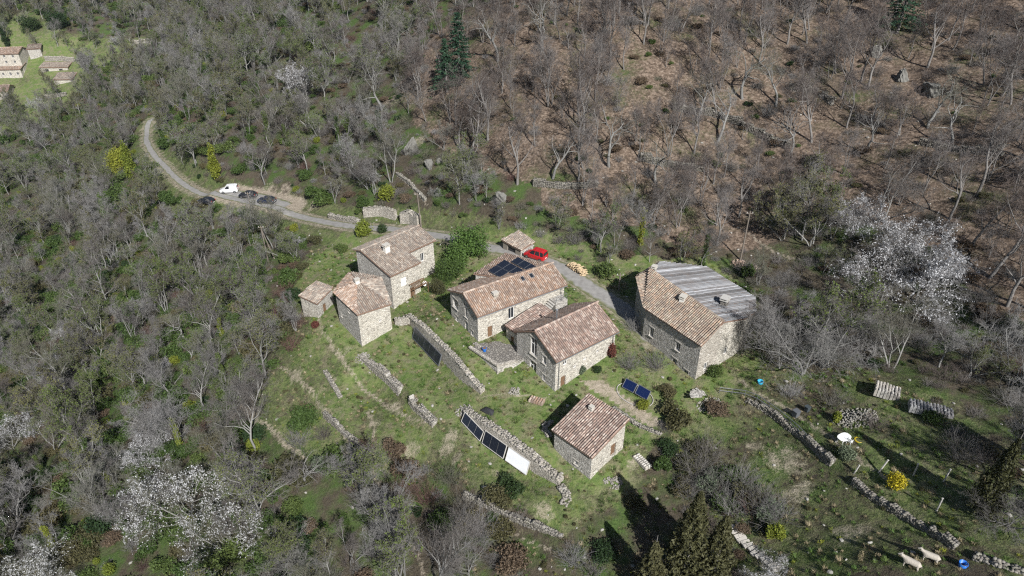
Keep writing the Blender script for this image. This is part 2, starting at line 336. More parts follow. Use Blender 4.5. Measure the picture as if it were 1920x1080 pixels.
def ground_mat():
    t = NT('ground', .95, .1); p = t.pos(); cv = t.n('SeparateColor'); t.l(t.attr('cover'), cv.inputs[0])
    n1 = t.noise(p, .22, 4, .6); n2 = t.noise(p, 1.3, 4, .65); n3 = t.noise(p, 6.0, 3, .7); n4 = t.noise(p, .06, 2)
    vs = t.voro(p, 3.0); sv = t.n('SeparateColor'); t.l(vs.outputs['Color'], sv.inputs[0])
    floor = t.ramp(t.mix(.5, n2, n3), [(.3, (.04, .034, .026)), (.5, (.072, .06, .043)), (.7, (.12, .1, .072))])
    floor = t.mix(t.ramp(n1, [(.45, (0, 0, 0)), (.62, (1, 1, 1))]), floor, t.ramp(n3, [(.3, (.035, .06, .018)), (.7, (.08, .12, .035))]))
    grass = t.ramp(t.mix(.55, n1, n2), [(.3, (.064, .122, .025)), (.45, (.1, .158, .04)), (.58, (.155, .188, .066)), (.75, (.23, .222, .112))])
    grass = t.mix(t.ramp(t.noise(p, .5, 4, .7), [(.45, (0, 0, 0)), (.63, (.85, .85, .85))]), grass, t.ramp(n3, [(.35, (.13, .11, .07)), (.65, (.28, .245, .17))]))
    grass = t.mix(t.math('MULTIPLY', n3, .6), grass, t.mix(sv.outputs[0], (.035, .06, .018), (.15, .155, .07)))
    lit = t.ramp(t.mix(.5, n2, sv.outputs[0]), [(.2, (.064, .047, .035)), (.45, (.122, .09, .067)), (.65, (.185, .14, .106)), (.85, (.27, .215, .17))])
    lit = t.mix(t.ramp(n1, [(.55, (0, 0, 0)), (.75, (.6, .6, .6))]), lit, (.075, .07, .035))
    bare = t.ramp(t.mix(.5, n2, n3), [(.3, (.19, .155, .115)), (.5, (.29, .245, .19)), (.7, (.4, .35, .28))])
    def m(ch): return t.ramp(t.math('ADD', cv.outputs[ch], t.math('MULTIPLY', t.math('SUBTRACT', t.mix(.5, n2, n3), .5), .9)), [(.38, (0, 0, 0)), (.62, (1, 1, 1))])
    c = t.mix(m(0), floor, grass); c = t.mix(m(1), c, lit); c = t.mix(m(2), c, bare); t.color(c)
    h = t.math('ADD', t.math('MULTIPLY', n3, .5), n2); t.bump(h, .8, .3); MAT['ground'] = t.m
ground_mat()
def road_mat():
    t = NT('road', .9, .2); p = t.pos(); n = t.noise(p, 1.2, 4, .65); n2 = t.noise(p, 14, 2)
    c = t.ramp(n, [(.3, (.2, .19, .18)), (.55, (.285, .275, .26)), (.75, (.34, .325, .3))]); c = t.mix(t.math('MULTIPLY', n2, .5), c, (.2, .19, .175))
    e = t.attr('edge', 'Fac'); c = t.mix(t.ramp(t.math('ADD', e, t.math('MULTIPLY', t.math('SUBTRACT', t.noise(p, .8, 4), .5), .9)), [(.62, (0, 0, 0)), (.9, (1, 1, 1))]), c, t.mix(n, (.07, .1, .03), (.2, .18, .11)))
    t.color(c); t.bump(n2, .3, .02); MAT['road'] = t.m
road_mat()

# ================================================================== SETTING: ground and road
def axis(lo, hi, f0, f1, s0, g):
    a = list(np.arange(f0, f1 + 1e-6, s0)); x, s = f0, s0
    while x > lo: s *= g; x -= s; a.insert(0, x)
    x, s = f1, s0
    while x < hi: s *= g; x += s; a.append(x)
    return np.array(a)
gx = axis(-640, 640, -62, 66, .62, 1.028); gy = axis(-340, 900, 28, 128, .62, 1.026)
XX, YY = np.meshgrid(gx, gy); ZZ = ground_z(XX, YY)
CLEAR = gpoly([(660,398),(720,405),(800,425),(860,440),(1030,455),(1130,500),(1200,500),(1190,700),(1350,730),(1240,800),(1190,930),(1120,960),(1060,1010),(1000,970),(900,930),(830,900),(760,880),(700,890),(600,860),(540,830),(470,790),(500,700),(530,600),(560,540),(570,480),(610,440)])
GARDEN = gpoly([(1350,720),(1420,690),(1500,690),(1640,690),(1800,750),(1920,860),(1990,1100),(1420,1100),(1320,950),(1240,830)])
YARD = gpoly([(800,430),(1200,480),(1340,490),(1420,560),(1420,700),(1330,760),(1200,830),(1180,900),(1100,930),(1000,900),(850,800),(700,700),(560,600),(560,520),(660,420)])
LITTER = gpoly([(820,60),(1300,-60),(2000,-60),(2000,640),(1850,560),(1750,440),(1550,390),(1420,470),(1330,470),(1200,440),(1060,400),(960,340),(860,300),(780,240),(740,160)])
MEADOW = gpoly([(-60,40),(60,20),(150,80),(250,65),(310,70),(250,100),(170,150),(130,190),(60,240),(-60,260)])
PATHS = [([(598,600),(612,635),(640,672),(668,712),(705,745),(752,772),(800,792)], .55), ([(515,678),(552,706),(585,735),(612,775),(645,815),(668,838)], .5),
 ([(690,775),(702,810),(697,850),(705,900),(728,950),(760,1000),(800,1085)], .55), ([(455,765),(500,800),(545,838),(570,860)], .7),
 ([(905,745),(950,740),(1000,745),(1040,750)], .35), ([(1385,715),(1440,750),(1500,790),(1600,860),(1700,930)], .5), ([(740,325),(775,352),(800,385)], .5), ([(1395,430),(1440,465),(1500,490)], .5), ([(930,985),(990,1010),(1040,1040)], .4)]
PATHW = [(catmull([g0(*p)[:2] for p in px], 1.5), w) for px, w in PATHS]
BED = gpoly([(1085,716),(1132,708),(1252,795),(1222,806)])
BARE = [(745,765,1.6),(770,850,2.2),(840,830,2.0),(705,790,1.4),(430,780,2.5),(480,770,2.0),(1470,860,3.2),(1590,1000,2.6),(1420,830,1.8),(1500,920,2.5),(860,860,1.2),(650,650,1.3),(930,880,1.0),(1180,870,1.2),(560,705,1.6),(620,720,1.2),(1020,960,1.5),(530,355,4),(500,352,4),(590,375,3),(1700,880,.8),(780,270,3),(740,190,4)]
def cover(x, y):
    jx = x + vnoise(x, y, 3, 10) * 1.8; jy = y + vnoise(y, x, 3, 10) * 1.8
    gr = np.zeros_like(x); li = np.zeros_like(x); ba = np.zeros_like(x)
    gr[inpoly(jx, jy, CLEAR)] = .52; gr[inpoly(jx, jy, GARDEN)] = .46; gr[inpoly(jx, jy, YARD)] = .7; gr[inpoly(jx, jy, MEADOW)] = .62
    m = inpoly(x + vnoise(x, y, 5, 30) * 4, y + vnoise(y, x, 5, 30) * 4, LITTER); li[m] = .62
    gr += vnoise(x * .7, y * .7, 8, 30) * .28 * (1 - m * .5) + .3 * (~m) * (gr < .1)
    li += vnoise(x + 40, y * .9, 8, 30) * .3 * m
    for L, w in PATHW:
        d, _, _ = seg_dist(jx * .4 + x * .6, jy * .4 + y * .6, L); ba = np.maximum(ba, (1 - smooth(w * .3, w * 1.7, d)) * .56)
    ba[inpoly(x, y, BED)] = .6
    for u, v, r in BARE:
        p = g0(u, v); d = np.hypot(jx - p[0], jy - p[1]); ba = np.maximum(ba, .5 * (1 - smooth(r * .3, r * 1.4, d)))
    d, _, _ = seg_dist(x, y, ROAD); ba = np.maximum(ba, .55 * (1 - smooth(1.8, 4.0, d))); gr = np.where(d < 6, np.maximum(gr, .5), gr)
    d, _, _ = seg_dist(x, y, PARK); ba = np.maximum(ba, .8 * (1 - smooth(2.5, 6.0, d)))
    return np.clip(np.stack([gr, li, ba], -1), 0, 1)
_cv = cover(XX.ravel(), YY.ravel())
nx, ny = len(gx), len(gy); _i = (np.arange(ny - 1)[:, None] * nx + np.arange(nx - 1)).ravel()
me = np_mesh('ground', np.c_[XX.ravel(), YY.ravel(), ZZ.ravel()], np.stack([_i, _i + 1, _i + nx + 1, _i + nx], -1), smooth_=True)
a = me.color_attributes.new('cover', 'FLOAT_COLOR', 'POINT'); a.data.foreach_set('color', np.c_[_cv, np.ones(len(_cv))].astype(np.float32).ravel())
ground = link_mesh('ground', me, None, [MAT['ground']]); tag(ground, kind='structure')

def strip(name, L, half, jit, lift, mat, seed):
    rs = np.random.RandomState(seed); V = []; E = []; F = []; K = 7
    T = np.gradient(L[:, :2], axis=0); T /= np.linalg.norm(T, axis=1)[:, None]; N = np.c_[-T[:, 1], T[:, 0]]
    for i in range(len(L)):
        hl = half(i / (len(L) - 1)) + vnoise(np.array([i * 1.3]), np.array([seed * 7.]), 2, 9)[0] * jit; hr = half(i / (len(L) - 1)) + vnoise(np.array([i * 1.3]), np.array([seed * 7 + 50.]), 2, 9)[0] * jit
        for k in range(K):
            s = -1 + 2 * k / (K - 1); q = L[i, :2] + N[i] * s * (hl if s < 0 else hr)
            V.append((*q, 0)); E.append(abs(s))
    V = np.array(V); zg = ground_z(V[:, 0], V[:, 1]); zl = np.repeat(L[:, 2], K); V[:, 2] = np.maximum(zg, zl * .5 + zg * .5) + lift - .05 * np.array(E) ** 4
    for i in range(len(L) - 1):
        for k in range(K - 1): b = i * K + k; F.append((b, b + K, b + K + 1, b + 1))
    me = np_mesh(name, V, np.array(F), smooth_=True); at = me.attributes.new('edge', 'FLOAT', 'POINT'); at.data.foreach_set('value', np.array(E, np.float32))
    o = link_mesh(name, me, None, [MAT[mat]]); return tag(o, kind='structure')
road = strip('road', ROAD, lambda t: 1.9 - .95 * min(1, t * 1.6), .35, .09, 'road', 3)
parking = strip('gravel_parking', PARK, lambda t: 2.6 * math.sin(math.pi * (.12 + .76 * t)) ** .6, .5, .05, 'road', 8)

# ================================================================== building kit
rng = random.Random(11)
PALETTE = {'brown': [(.26, .185, .145), (.22, .155, .125), (.32, .245, .2), (.19, .145, .12), (.36, .29, .24), (.28, .19, .14)],
           'orange': [(.34, .245, .185), (.29, .205, .155), (.4, .31, .245), (.27, .2, .16), (.44, .36, .3), (.36, .235, .165)],
           'grey': [(.3, .25, .205), (.37, .32, .265), (.26, .215, .18), (.41, .355, .295), (.33, .255, .2), (.25, .22, .19)],
           'pink': [(.31, .215, .175), (.27, .19, .155), (.38, .29, .24), (.24, .175, .15), (.42, .345, .295), (.22, .165, .14)]}
TILE_SIZE = {'sheet': (.34, 1.8, .12)}
def tiles(poly, pal, parent, pitch=.30, length=.46, rad=.115, seed=0, skip=None, name='roof_tiles'):
    """canal tiles laid in columns up the slope. poly: eave-left, eave-right, then the rest; local coords"""
    if pal in TILE_SIZE: pitch, length, rad = TILE_SIZE[pal]
    r = np.random.RandomState(seed); P = np.array(poly, float); O = P[0]; e = P[1] - P[0]; e /= np.linalg.norm(e)
    n = np.cross(P[1] - P[0], P[2] - P[0]); n /= np.linalg.norm(n); n = n if n[2] > 0 else -n; s = np.cross(n, e)
    if np.mean((P - O) @ s) < 0: s = -s
    A = (P - O) @ e; B = (P - O) @ s; pl = np.c_[A, B]; V = []; F = []; C = []
    pal = PALETTE[pal]; ca = np.cos(np.linspace(0, math.pi, 5)); sa = np.sin(np.linspace(0, math.pi, 5)); cols = np.arange(A.min() + pitch * .5, A.max(), pitch)
    ax0, ax1 = A.min(), A.max(); ph = r.uniform(0, 6.28, 3); nP = len(pl)
    for a in cols:
        wob = r.normal(0, .014); bs_ = []; ck = r.uniform(.5, 1.5) * (1 + .3 * math.sin(a * 2.1))
        for i in range(nP):          # where this column enters and leaves the roof outline
            (a0, b0), (a1, b1) = pl[i], pl[(i + 1) % nP]
            if (a0 <= a) != (a1 <= a): bs_.append(b0 + (b1 - b0) * (a - a0) / (a1 - a0))
        if len(bs_) < 2: continue
        lo, hi = min(bs_), max(bs_); step = length * .86; b = lo - r.uniform(0, .04)
        while b < hi - .06:
            if skip is not None and skip(a, b): b += step; continue
            c = np.array(pal[r.randint(len(pal))]) * r.uniform(.8, 1.2); i0 = len(V); c = np.array(pal[0]) * ck * r.uniform(.9, 1.1) if TILE_SIZE.get('sheet') == (pitch, length, rad) else c; e1 = min(b + length, hi + .02); sg = .03 + .03 * math.sin(a * 1.1 + ph[0]) * math.sin(b * 1.3 + ph[1]) + r.normal(0, .008)
            for bb, rr, h in ((b - .03, rad * 1.08, .05), (e1, rad * .92, .02)):
                for k in range(5):
                    q = O + e * (a + wob + ca[k] * rr + r.normal(0, .004)) + s * bb + n * (h + sg + sa[k] * rr * .95 + .01)
                    V.append(q); C.append(c)
            F += [(i0 + k, i0 + k + 1, i0 + 6 + k, i0 + 5 + k) for k in range(4)]; b += step
    if not V: return None
    o = link_mesh(name, np_mesh(name, V, np.array(F), np.array(C), True), parent, [MAT['tile']]); tag(o, kind='stuff'); return o
def ridge_tiles(p0, p1, parent, pal='brown', seed=1):
    r = np.random.RandomState(seed); p0 = np.array(p0, float); p1 = np.array(p1, float); L = np.linalg.norm(p1 - p0); d = (p1 - p0) / L; sd = np.cross(d, [0, 0, 1]); sd /= np.linalg.norm(sd)
    V = []; F = []; C = []; k0 = 0
    while k0 < L:
        c = np.array(PALETTE[pal][r.randint(6)]) * r.uniform(.8, 1.2); i0 = len(V)
        for t, rr in ((k0, .19), (k0 + .45, .165)):
            for k in range(5):
                a = math.pi * k / 4; V.append(p0 + d * t + sd * math.cos(a) * rr + np.array([0, 0, math.sin(a) * rr + .05])); C.append(c)
        F += [(i0 + k, i0 + k + 1, i0 + 6 + k, i0 + 5 + k) for k in range(4)]; k0 += .4
    o = link_mesh('ridge_tiles', np_mesh('ridge_tiles', V, np.array(F), np.array(C), True), parent, [MAT['tile']]); return tag(o, kind='stuff')
def wall_panel(house, p0, p1, top, zb, opens, mat, name='wall', reveal=.24):
    """one wall face from p0 to p1 (local xy), outside on the right of travel; top = [(t, z)...]; opens = [(t, z, w, h)...]"""
    p0 = Vector((*p0, 0)); p1 = Vector((*p1, 0)); L = (p1 - p0).length; d = (p1 - p0) / L; nrm = Vector((d.y, -d.x, 0))
    ts = [t for t, _ in top]; zs = [z for _, z in top]
    xs = sorted(set([0, L] + [t for t in ts if 0 < t < L] + [k for o in opens for k in (o[0], o[0] + o[2])])); m = MB()
    def P(t, z, off=0): return p0 + d * t + Vector((0, 0, z)) - nrm * off
    for a, b in zip(xs[:-1], xs[1:]):
        if b - a < 1e-5: continue
        cov = sorted([o for o in opens if o[0] <= a + 1e-6 and o[0] + o[2] >= b - 1e-6], key=lambda o: o[1]); z0 = zb
        for o in cov:
            if o[1] > z0: m.add([P(a, z0), P(b, z0), P(b, o[1]), P(a, o[1])], [(0, 1, 2, 3)])
            z0 = o[1] + o[3]
        za, zb_ = float(np.interp(a, ts, zs)), float(np.interp(b, ts, zs))
        m.add([P(a, z0), P(b, z0), P(b, zb_), P(a, za)], [(0, 1, 2, 3)])
    for (t, z, w, h) in [o[:4] for o in opens]:
        q = [(t, z), (t + w, z), (t + w, z + h), (t, z + h)]
        for i in range(4):
            a, b = q[i], q[(i + 1) % 4]; m.add([P(*a), P(*b), P(*b, reveal), P(*a, reveal)], [(0, 1, 2, 3)])
    me = np_mesh(name, np.array(m.v), m.f); return link_mesh(name, me, house, [MAT[mat]]), P, d, nrm
def window(house, P, d, nrm, t, z, w, h, kind='window', depth=.2, frame='white_paint'):
    M = Matrix((d, nrm, Vector((0, 0, 1)))).transposed(); c = P(t + w / 2, z + h / 2, depth - .03); fb = .07
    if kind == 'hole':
        m = MB(); m.box(P(t + w / 2, z + h / 2, depth + .02), (w, .03, h), M); m.build('opening_dark_panel', MAT['tarp_opening_dark'], house); return  # near-black panel paints the darkness inside an opening
    m = MB()
    if kind in ('window', 'tall'):
        for sx in (-1, 1): m.box(c + d * sx * (w / 2 - fb / 2), (fb, .06, h), M)
        for sz in (-1, 1): m.box(c + Vector((0, 0, sz * (h / 2 - fb / 2))), (w - 2 * fb, .06, fb), M)
        m.box(c, (.05, .06, h - 2 * fb), M)
        if kind == 'tall': m.box(c + Vector((0, 0, h * .12)), (w - 2 * fb, .05, .06), M)
        f = m.build('window', MAT[frame], house)
        g = MB(); g.box(P(t + w / 2, z + h / 2, depth + .01), (w, .02, h), M); g.build('pane', MAT['pane'], f)
        s = MB(); s.box(P(t + w / 2, z - .05, -.04), (w + .2, .16, .09), M); s.build('sill', MAT['mortar'], f)
        s = MB(); s.box(P(t + w / 2, z + h + .1, -.015), (w + .3, .06, .18), M); s.build('lintel', MAT['mortar'], f)
    elif kind == 'door':
        k = max(2, int(w / .22))
        for i in range(k): m.box(P(t + w * (i + .5) / k, z + h / 2, depth), (w / k - .015, .05, h), M)
        f = m.build('door', MAT['wood_brown'], house); g = MB(); g.box(P(t + w * .8, z + h * .48, depth - .06), (.05, .06, .14), M); g.build('handle', MAT['metal_grey'], f)
    elif kind == 'shutter':
        for i in range(4): m.box(P(t + w * (i + .5) / 4, z + h / 2, .02), (w / 4 - .02, .05, h), M)
        m.build('shutter', MAT['white_paint'], house)
def slab(pts, parent, th=.16, mat='tile_slab', name='roof'):
    m = MB(); m.prism(pts, (0, 0, -th)); return m.build(name, MAT[mat], parent)
def chimney(parent, x, y, z0, z1, w=.6, d=.6, rz=0, mat='stone_grey', cap='mortar', pots=0):
    M = Matrix.Rotation(rz, 3, 'Z'); m = MB(); m.box((x, y, (z0 + z1) / 2), (w, d, z1 - z0), M, taper=.94); o = m.build('chimney', MAT[mat], parent)
    m = MB(); m.box((x, y, z1 + .04), (w * 1.25, d * 1.25, .08), M)
    for sx in (-1, 1):
        for sy in (-1, 1): m.box(Vector((x, y, z1 + .18)) + M @ Vector((sx * w * .36, sy * d * .36, 0)), (.12, .12, .2), M)
    m.box((x, y, z1 + .32), (w * 1.2, d * 1.2, .08), M); m.build('chimney_cap', MAT[cap], o); return o
class Frame:
    """rectangle: origin corner, angle of the long axis; l along, w to its left"""
    def __init__(s, o, ang, base): s.o = np.array(o, float); a = R(ang); s.a = a; s.L = np.array([math.cos(a), math.sin(a)]); s.W = np.array([-math.sin(a), math.cos(a)]); s.b = np.array(base, float)
    def xy(s, l, w): q = s.o + s.L * l + s.W * w - s.b[:2]; return (float(q[0]), float(q[1]))
    def p(s, l, w, z): q = s.xy(l, w); return (q[0], q[1], float(z - s.b[2]))
def gable_house(name, label, o, ang, L, W, zb, zr, zl, zridge, wr, mats, pal, opens, ov=.4, seed=1, cat='house', shade_pal=None, verge=.3):
    """front gable at l=0, right eave at w=0, left eave at w=W, ridge at w=wr. mats: [front, right, back, left]"""
    base = (o[0], o[1], gz(o[0] + .1, o[1] + .1)); h = empty(name, base); tag(h, label, cat, 'stone houses of the hamlet' if cat == 'house' else None); f = Frame(o, ang, base); bz = base[2]
    sr = (zridge - zr) / wr; sl = (zridge - zl) / max(.01, W - wr)
    C = [(0, W), (0, 0), (L, 0), (L, W)]   # front: C0->C1, right: C1->C2, back: C2->C3, left: C3->C0
    tops = [[(0, zl - bz), (W - wr, zridge - bz), (W, zr - bz)], [(0, zr - bz), (L, zr - bz)], [(0, zr - bz), (wr, zridge - bz), (W, zl - bz)], [(0, zl - bz), (L, zl - bz)]]
    for i in range(4):
        ops = [(t, z - bz, w, hh, k) for (t, z, w, hh, k) in opens.get(i, [])]
        _, P, d, nr = wall_panel(h, f.xy(*C[i]), f.xy(*C[(i + 1) % 4]), tops[i], zb - bz, [q[:4] for q in ops], mats[i])
        for (t, z, w, hh, k) in ops: window(h, P, d, nr, t, z, w, hh, k)
    g = verge
    pr = [f.p(-g, -ov, zr - sr * ov + .16), f.p(L + g, -ov, zr - sr * ov + .16), f.p(L + g, wr, zridge + .16), f.p(-g, wr, zridge + .16)]
    r1 = slab(pr, h); tiles(pr, pal, r1, seed=seed)
    if W - wr > .2:
        pl = [f.p(L + g, W + ov, zl - sl * ov + .16), f.p(-g, W + ov, zl - sl * ov + .16), f.p(-g, wr + .02, zridge + .16), f.p(L + g, wr + .02, zridge + .16)]
        r2 = slab(pl, h); tiles(pl, pal if shade_pal is None else shade_pal, r2, seed=seed + 1)  # left slope can take a darker palette with its shade painted in
        ridge_tiles(f.p(-g, wr, zridge + .2), f.p(L + g, wr, zridge + .2), r1, pal, seed)
    return h, f, r1
def mono_house(name, label, o, ang, L, W, zb, z00, z10, z11, z01, mats, pal, opens, ov=.35, seed=1, cat='house', eave='front', group=None):
    """single-pitch roof over a rectangle; zij = height at l=iL, w=jW"""
    base = (o[0], o[1], gz(o[0] + .1, o[1] + .1)); h = empty(name, base); tag(h, label, cat, group); f = Frame(o, ang, base); bz = base[2]
    C = [(0, W), (0, 0), (L, 0), (L, W)]; Z = [z01, z00, z10, z11]
    for i in range(4):
        A, B = C[i], C[(i + 1) % 4]; ln = math.hypot(A[0] - B[0], A[1] - B[1]); ops = [(t, z - bz, w, hh, k) for (t, z, w, hh, k) in opens.get(i, [])]
        _, P, d, nr = wall_panel(h, f.xy(*A), f.xy(*B), [(0, Z[i] - bz), (ln, Z[(i + 1) % 4] - bz)], zb - bz, [q[:4] for q in ops], mats[i])
        for (t, z, w, hh, k) in ops: window(h, P, d, nr, t, z, w, hh, k)
    def zz(l, w): a = l / L; b = w / W; return z00 * (1 - a) * (1 - b) + z10 * a * (1 - b) + z11 * a * b + z01 * (1 - a) * b + .16
    q = [(-ov, -ov), (L + ov, -ov), (L + ov, W + ov), (-ov, W + ov)]; q = [f.p(l, w, zz(l, w)) for l, w in q]
    order = {'front': [3, 0, 1, 2], 'right': [0, 1, 2, 3], 'back': [1, 2, 3, 0], 'left': [2, 3, 0, 1]}[eave]; q = [q[i] for i in order]
    r = slab(q, h); tiles(q, pal, r, seed=seed); return h, f, r, zz

# ================================================================== the hamlet
def poly_house(name, label, corners, zb, mats, opens, roofs, cat='house', ov=.35, seed=1, group='stone houses of the hamlet', th=.16):
    """corners [(x, y, ztop)] counter-clockwise; roofs: ([indices or (x,y,z) points, eave first], palette)"""
    base = (corners[0][0], corners[0][1], gz(corners[0][0], corners[0][1])); h = empty(name, base); tag(h, label, cat, group); b = np.array(base); n = len(corners)
    for i in range(n):
        A, B = np.array(corners[i]) - b, np.array(corners[(i + 1) % n]) - b; ln = math.hypot(*(A - B)[:2])
        ops = [(t * ln, z - b[2], w, hh, k) for (t, z, w, hh, k) in opens.get(i, [])]
        _, P, d, nr = wall_panel(h, A[:2], B[:2], [(0, A[2]), (ln, B[2])], zb - b[2], [q[:4] for q in ops], mats[i % len(mats)])
        for (t, z, w, hh, k) in ops: window(h, P, d, nr, t, z, w, hh, k)
    cen = np.mean(np.array(corners)[:, :2], 0); rs = []
    for pts, pal in roofs:
        q = []
        for p in pts:
            c = np.array(corners[p] if isinstance(p, int) else p, float)
            if isinstance(p, int): dd = c[:2] - cen; c = c + np.array([*(dd / np.linalg.norm(dd) * ov), -.08])
            q.append(c - b + np.array([0, 0, th]))
        r = slab(q, h, th); tiles(q, pal, r, seed=seed + len(rs)); rs.append(r)
    return h, rs, b
# front house: two-slope roof, tall gable windows
fh, ff, fr = gable_house('stone_house', 'stone house with tall stacked gable windows, nearest to the small barn', (5.74, 70.43), 37.6, 10.9, 8.3, -5, 4.0, 3.75, 6.1, 4.2,
    ['stone_grey', 'stone_cream', 'stone_grey', 'stone_grey'], 'pink',  # greyer gable, cream sunny side: light and shade painted into the stone
    {0: [(3.0, 1.9, 1.35, 2.9, 'tall'), (2.9, -1.5, 1.4, 2.35, 'tall'), (5.6, 1.9, .7, 1.25, 'window'), (5.7, -.9, .5, .9, 'window')],
     1: [(1.0, -1.35, .85, 1.9, 'door'), (1.3, 2.3, .7, .8, 'window'), (3.2, .9, .55, .5, 'window'), (5.0, 1.4, .5, .5, 'window'), (7.4, 1.5, .5, .55, 'window')]}, seed=21, shade_pal='brown')  # left slope in darker brown tiles, its grazing light painted in
m = MB(); q = ff.p(4.2, 4.9, 6.0); m.tube((q[0], q[1], q[2] - .5), (q[0], q[1], q[2] + 1.5), .11, n=10); m.tube((q[0], q[1], q[2] + 1.5), (q[0], q[1], q[2] + 1.62), .2, .04, n=10); m.build('flue_pipe', MAT['metal_grey'], fh)
m = MB()
for l in (.5, 10.4): a, b_ = ff.p(l, -.5, 3.75), ff.p(l, -.12, -1.4); m.tube((a[0], a[1], a[2]), (b_[0], b_[1], a[2] - .4), .05); m.tube((b_[0], b_[1], a[2] - .4), (b_[0], b_[1], b_[2]), .05)
a, b_ = ff.p(-.3, -.5, 3.78), ff.p(11.2, -.5, 3.78); m.tube(a, b_, .07); m.build('gutter', MAT['metal_grey'], fh)
# main long house
dh, df, dr = gable_house('stone_house', 'long stone house with weathered tile roof and square chimney beside the black solar panels', (-4.86, 79.57), 33.3, 15.3, 8.0, -4, 4.8, 4.6, 6.45, 3.5,
    ['stone_grey', 'stone_cream', 'stone_grey', 'stone_grey'], 'orange',  # sunlit long side cream, shaded sides grey, by stone colour
    {0: [(.7, 2.3, 1.5, 1.7, 'window'), (4.3, 2.5, .75, 2.7, 'tall'), (4.2, -.4, .8, 2.2, 'tall'), (6.0, .3, .5, .8, 'window'), (1.4, .2, .6, .9, 'window')],
     1: [(5.2, 2.0, 1.0, 2.0, 'window'), (1.6, .2, .8, 1.9, 'door'), (12.4, 1.6, .8, 1.1, 'window')]}, seed=31)
_q = df.p(3.9, 1.5, 5.4); chimney(dr, _q[0], _q[1], _q[2] - .3, _q[2] + .75, .75, .6, df.a, 'stone_warm')
for l in (9.4, 11.0):        # two roof windows
    s = (6.45 - 4.8) / 3.5; M = Matrix.Rotation(df.a, 3, 'Z') @ Matrix.Rotation(math.atan(s), 3, 'X'); q = df.p(l, 2.6, 4.8 + s * 2.6 + .3)
    m = MB(); m.box(q, (.62, .8, .12), M); o = m.build('roof_window', MAT['metal_grey'], dr); m = MB(); m.box(Vector(q) + M @ Vector((0, 0, .07)), (.46, .62, .02), M); m.build('pane', MAT['pane'], o)
m = MB(); a, b_ = df.p(-.3, -.45, 4.55), df.p(15.6, -.45, 4.55); m.tube(a, b_, .07); m.build('gutter', MAT['metal_grey'], dh)
# outside stair and landing at the far corner of the long house
st = empty('outdoor_stair', (*df.o, 0)); q0 = df.o + df.L * 13.6 + df.W * -.9; st.location = (q0[0], q0[1], gz(*q0)); tag(st, 'grey railed landing at the far corner of the long house', 'stair')
M = Matrix.Rotation(df.a, 3, 'Z'); m = MB(); m.box((0, 0, 1.2), (2.2, 1.6, 2.6), M); m.build('landing', MAT['stone_grey'], st)
for k in range(5): m = MB(); m.box(M @ Vector((-1.3 - k * .28, 0, 2.2 - k * .26)), (.3, 1.3, .16), M); m.build('step', MAT['concrete'], st)
m = MB()
for sx, sy in ((-1, -.75), (0, -.75), (1, -.75), (1, 0), (1, .75)): p = M @ Vector((sx, sy, 0)); m.tube((p.x, p.y, 2.4), (p.x, p.y, 3.5), .03, n=6)
for a, b_ in (((-1, -.75), (1, -.75)), ((1, -.75), (1, .75))):
    for z in (2.95, 3.5): p, q = M @ Vector((*a, z)), M @ Vector((*b_, z)); m.tube(p, q, .025, n=6)
m.build('railing', MAT['metal_grey'], st)
# solar-roofed wing behind
def on_plane(u, v, O, n):          # a sight line of the survey photograph meets a roof plane
    d = ray(u, v); t = np.dot(np.array(O) - CAM, n) / np.dot(d, n); return CAM + d * t
EC = [(*pz(971, 523, 5.75)[:2], 5.75), (*pz(1032, 500, 6.25)[:2], 6.25), (*pz(948.7, 477.3, 5.9)[:2], 5.9), (*pz(891.6, 514, 5.35)[:2], 5.35)]
eh, ers, eb = poly_house('stone_wing', 'stone wing carrying two blocks of black solar panels on its roof', EC, -3, ['stone_grey', 'stone_grey', 'stone_grey', 'stone_grey'], {3: [(.2, 2.6, 1.3, 1.6, 'hole')]}, [([3, 0, 1, 2], 'brown')], seed=41, group=None)
e_n = np.cross(np.array(EC[0]) - EC[3], np.array(EC[2]) - EC[3]); e_n /= np.linalg.norm(e_n); e_n = e_n if e_n[2] > 0 else -e_n; e_O = np.array(EC[3]) + [0, 0, .42]
def solar(label, quad, nl, nw, skip=()):
    Q = [on_plane(u, v, e_O, e_n) for u, v in quad]; t = empty('solar_array', Q[0]); tag(t, label, 'solar panel', 'black solar panels on the wing roof'); Q = [Vector(q - Q[0]) for q in Q]
    def at(a, b): return (Q[0] * (1 - a) + Q[1] * a) * (1 - b) + (Q[3] * (1 - a) + Q[2] * a) * b
    for i in range(nl):
        for j in range(nw):
            if (i, j) in skip: continue
            P = [at(a, b) for a, b in (((i + .02) / nl, (j + .02) / nw), ((i + .98) / nl, (j + .02) / nw), ((i + .98) / nl, (j + .98) / nw), ((i + .02) / nl, (j + .98) / nw))]
            m = MB(); m.prism(P, (0, 0, .05)); o = m.build('solar_panel', MAT['bin_grey'], t); c = sum(P, Vector()) / 4
            m = MB(); m.add([c + (p - c) * .97 + Vector((0, 0, .056)) for p in P], [(0, 1, 2, 3)]); m.build('panel_glass', MAT['solar_black'], o)
plain('bin_grey', (.1, .105, .115), .5)
solar('larger stepped block of black solar panels on the wing roof', [(914, 508), (946, 487), (983, 507), (950, 527)], 2, 3, skip=((0, 2),))
solar('smaller oblong block of black solar panels near the red van', [(957, 491), (971, 482), (1009, 501), (995, 511)], 1, 3)
# little tiled lean-to between the two houses
mono_house('lean_to', 'small lean-to with pinkish tile roof wedged between the two middle houses', (.9, 78.3), 39.0, 6.2, 2.7, -3, 2.3, 3.4, 3.4, 2.3, ['stone_cream'] * 4, 'pink', {0: [(.9, -.6, .8, 1.8, 'door')]}, seed=51, cat='outbuilding', ov=.2)
